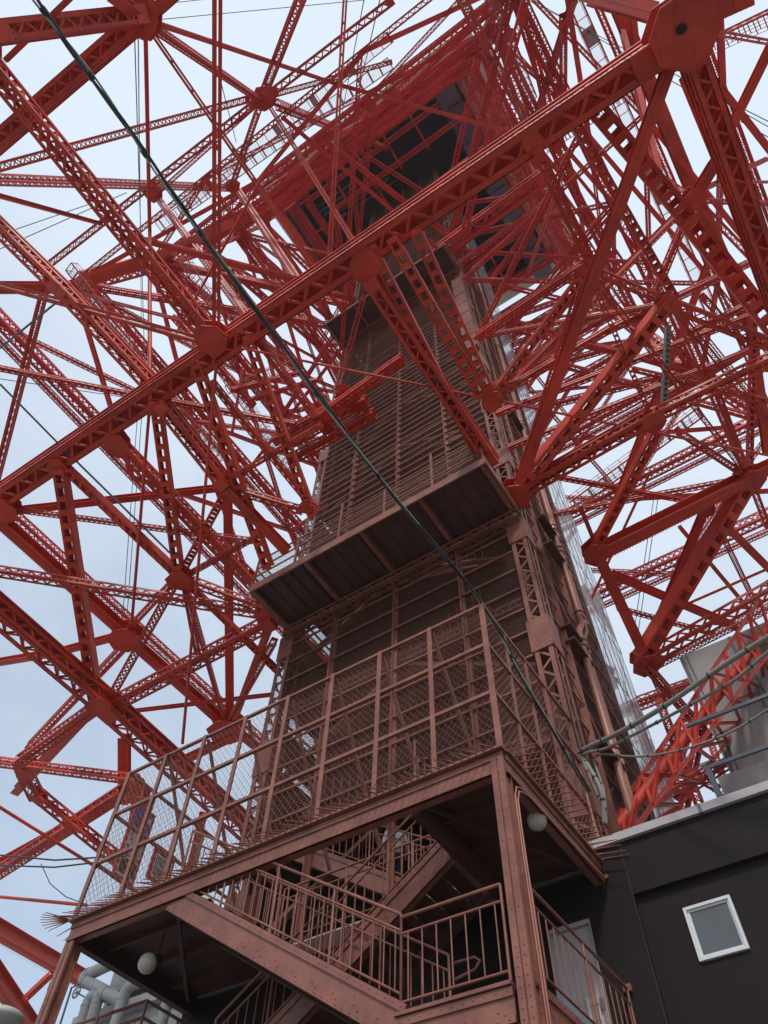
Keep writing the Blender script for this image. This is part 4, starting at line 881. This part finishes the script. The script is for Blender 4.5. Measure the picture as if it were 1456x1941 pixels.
# ------------------------------------------------------------------ grey pipes, lower left
def gpipe(pts, rpx, lab, y=12.5, name='grey_pipe', fl=()):
    P_ = [U(a, b, y=y + (c[0] if c else 0)) for a, b, *c in pts]; r = rpx * depth(P_[0]) / FPX
    # rounded bends
    sm = [P_[0]]
    for i in range(1, len(P_) - 1):
        a, b, c = P_[i - 1], P_[i], P_[i + 1]; ra = min(2.2 * r, (b - a).length * .45, (c - b).length * .45); s0 = b + (a - b).normalized() * ra; s1 = b + (c - b).normalized() * ra
        for k in range(6): u = k / 5; sm.append((1 - u) ** 2 * s0 + 2 * u * (1 - u) * b + u * u * s1)
    sm.append(P_[-1]); t = thing(name, lab, 'pipe', P_[0], 'grey pipes behind the staircase')
    MB().tube(sm, r, 14).build('pipe_run', 'grey', t); c = MB()
    for i in [i for i in range(1, len(sm) - 1) if i % 6 in (0, 1)]: d = (sm[i + 1] - sm[i - 1]).normalized(); c.tube([sm[i] - d * .02, sm[i] + d * .02], r * 1.09, 14)
    c.build('pipe_joint', 'grey', t)
gpipe([(235, 1815), (152, 1855), (220, 1890)], 11, 'grey pipe with an elbow pointing left, topmost of the group')
gpipe([(148, 1960), (170, 1885), (222, 1893)], 10, 'grey pipe rising and bending right, leftmost of the group', 12.4)
gpipe([(165, 1965), (190, 1878), (235, 1898)], 11, 'grey pipe rising and bending right, just right of the leftmost', 12.2)
gpipe([(212, 1965), (240, 1870), (285, 1855)], 11, 'grey pipe rising in front of the housing and bending up right', 12.0)
gpipe([(300, 1965), (320, 1890), (350, 1870)], 11, 'grey pipe farthest right beside the black wall', 12.0)
gh = thing('pipe_housing', 'pale grey metal housing behind the grey pipes with dark openings', 'housing', U(250, 1900, y=13.2))
a = U(228, 1805, y=13.2); b = U(345, 1805, y=13.2)
MB().box((a.x, 13.2, 4.0), (-12.1, 14.2, a.z)).build('casing', 'grey', gh)
MB().box((a.x + .1, 13.1, a.z - 1.15), (-12.2, 13.198, a.z - .95)).box((a.x - .8, 13.0, a.z - 1.75), (-12.2, 13.19, a.z - 1.5)).build('duct_lip', 'coping', gh)
MB().box((a.x + .2, 13.15, a.z - 1.5), (-12.5, 13.199, a.z - 1.2)).build('opening', 'dark', gh)
vw = thing('valve_wheel', 'small dark spoked hand wheel under the leftmost pipes', 'valve', U(145, 1881, y=12.3)); c = U(145, 1881, y=12.3)
MB().tube([c + V((math.cos(k * .5236) * .13, 0, math.sin(k * .5236) * .13)) for k in range(13)], .018, 6, False).build('rim', 'steel', vw); sp = MB()
for k in range(3): d = V((math.cos(k * 1.047) * .13, 0, math.sin(k * 1.047) * .13)); sp.tube([c - d, c + d], .01, 5)
sp.tube([c, c + V((0, .3, 0))], .015, 6); sp.build('spokes', 'steel', vw)
tag(MB().tube([U(113, 1945, y=12.1), U(136, 1872, y=12.1), U(150, 1866, y=12.1)], .025, 8).build('support_rod', 'steel'), 'thin grey rod standing left of the grey pipes', 'rod')
# low railing at the bottom left
lr = thing('guard_rail', 'brown tube railing corner at the bottom left in front of the grey pipes', 'railing', U(278, 1950, y=9))
c = U(279, 1897, y=9.2); rl = MB()
for dz in (0, -.26): MB().tube([c + V((-2.5, 0, dz)), c + V((0, 0, dz)), c + V((0, 1.6, dz))], .03, 8).build('rail', 'brown', lr); rp = MB()
for d in ((0, 0), (-1.2, 0), (0, .8)): rp.tube([c + V((*d, 0)), c + V((*d, -1.1))], .025, 8)
rp.build('rail_post', 'brown', lr)
for k in range(8): MB().tube([c + V((-.15 - k * .14, 0, -.26)), c + V((-.15 - k * .14, 0, -1.0))], .01, 6).build('baluster', 'brown', lr)
# street lamp head bottom left
c = U(5, 1928, y=7.0); sl_ = thing('street_lamp', 'grey dish shaped lamp head at the bottom left corner', 'lamp', (c.x, c.y, -1.6))
MB().ball(c, .27, 20, 10, (1.15, 1.15, .42)).build('lamp_head', 'grey', sl_)
MB().tube([c + V((-.1, 0, -.1)), c + V((-.12, 0, -7)), ], .05, 8).build('pole', 'grey', sl_)

# ------------------------------------------------------------------ people on the stairs
def person(base, face, lab, joints, cloth):
    """one skinned body; joints: name -> (x, y, z, r) in local metres, x forward"""
    t = thing('person', lab, 'person', base); R = Matrix.Rotation(face, 3, 'Z')
    order = list(joints); idx = {n: i for i, n in enumerate(order)}
    E_ = [('hip', 'chest'), ('chest', 'neck'), ('neck', 'head'), ('head', 'crown'), ('chest', 'shl'), ('shl', 'ell'), ('ell', 'wrl'), ('wrl', 'hal'), ('chest', 'shr'), ('shr', 'elr'), ('elr', 'wrr'), ('wrr', 'har'),
          ('hip', 'hl'), ('hl', 'kl'), ('kl', 'al'), ('al', 'tl'), ('hip', 'hr'), ('hr', 'kr'), ('kr', 'ar'), ('ar', 'tr')]
    def grow(name, keys, fac, m_, lvl=1):
        ed = [(a, b) for a, b in E_ if a in keys and b in keys]; ks = [k for k in order if k in keys]; ii = {k: i for i, k in enumerate(ks)}
        me = bpy.data.meshes.new(name); me.from_pydata([tuple(R @ V(joints[k][:3])) for k in ks], [(ii[a], ii[b]) for a, b in ed], [])
        o = bpy.data.objects.new(name, me); COL.objects.link(o); o.parent = t; me.materials.append(M[m_])
        md = o.modifiers.new('skin', 'SKIN'); me.skin_vertices.new(name='') if not me.skin_vertices else None
        for k in ks: me.skin_vertices[0].data[ii[k]].radius = (joints[k][3] * fac, joints[k][3] * fac)
        me.skin_vertices[0].data[0].use_root = True
        o.modifiers.new('sub', 'SUBSURF').levels = 1; o.modifiers['sub'].render_levels = 2
        return o
    grow('body', set(order), 1.0, 'skin')
    for nm, keys, fac, m_ in cloth: grow(nm, keys, fac, m_)
    h = V(joints['head'][:3]) + V((-.02, 0, .05)); hm = MB().ball(R @ h + V(base), .108, 14, 9, (1, .92, 1.05)); hm.build('hair', 'hair', t)
    f = MB(); hd = V(joints['head'][:3])
    f.ball(R @ (hd + V((.098, 0, -.01))) + V(base), .018, 8, 6); f.build('nose', 'skin', t)
    return t
J = dict(hip=(0, 0, .95, .13), chest=(0, 0, 1.32, .15), neck=(.01, 0, 1.5, .055), head=(.03, 0, 1.62, .09), crown=(.02, 0, 1.72, .08),
         shl=(0, .18, 1.42, .06), ell=(.02, .25, 1.14, .045), wrl=(.12, .22, .92, .03), hal=(.16, .2, .84, .035), shr=(0, -.18, 1.42, .06), elr=(.02, -.25, 1.14, .045), wrr=(.16, -.22, 1.0, .03), har=(.22, -.2, .96, .035),
         hl=(0, .09, .86, .095), kl=(.02, .1, .48, .06), al=(-.02, .1, .08, .04), tl=(.14, .11, .04, .035), hr=(0, -.09, .86, .095), kr=(.05, -.1, .48, .06), ar=(.02, -.1, .08, .04), tr=(.18, -.11, .04, .035))
cl = [('shirt', {'hip', 'chest', 'shl', 'ell', 'shr', 'elr'}, 1.15, 'shirt'), ('trousers', {'hip', 'hl', 'kl', 'al', 'hr', 'kr', 'ar'}, 1.12, 'navy')]
person(U(748, 1704, y=11.7), 2.2, 'person in a white shirt and dark trousers on the stairs behind the railings', J, cl)
J2 = dict(J); cl2 = [('shirt', {'hip', 'chest', 'shl', 'shr'}, 1.15, 'pale'), ('shorts', {'hip', 'hl', 'kl', 'hr', 'kr'}, 1.15, 'navy')]
J2.update(chest=(.30, 0, 1.14, .15), neck=(.44, 0, 1.26, .055), head=(.52, 0, 1.34, .09), crown=(.57, 0, 1.43, .08), shl=(.34, .18, 1.2, .06), ell=(.4, .24, .95, .045), wrl=(.5, .2, .74, .03), hal=(.55, .18, .68, .035), shr=(.34, -.18, 1.2, .06), elr=(.42, -.24, .95, .045), wrr=(.52, -.2, .76, .03), har=(.57, -.18, .7, .035))
pb_ = U(400, 1712, y=9.6); person(V((pb_.x, 9.6, ZT)), 3.3, 'person in pale top and navy shorts stooping beside the top of the front stair flight', J2, cl2)

# ------------------------------------------------------------------ thin summer haze
hm = bpy.data.materials.new('haze_air'); hm.use_nodes = True; ht = hm.node_tree; ht.nodes.clear()
pv = ht.nodes.new('ShaderNodeVolumePrincipled'); pv.inputs['Color'].default_value = (.95, .92, .93, 1); pv.inputs['Density'].default_value = .0004
ht.links.new(pv.outputs[0], ht.nodes.new('ShaderNodeOutputMaterial').inputs['Volume']); M['haze'] = hm
hz_ = MB().box((-3050, -3050, -3.1), (3050, 3050, 112)).build('haze', 'haze'); hz_['kind'] = 'stuff'
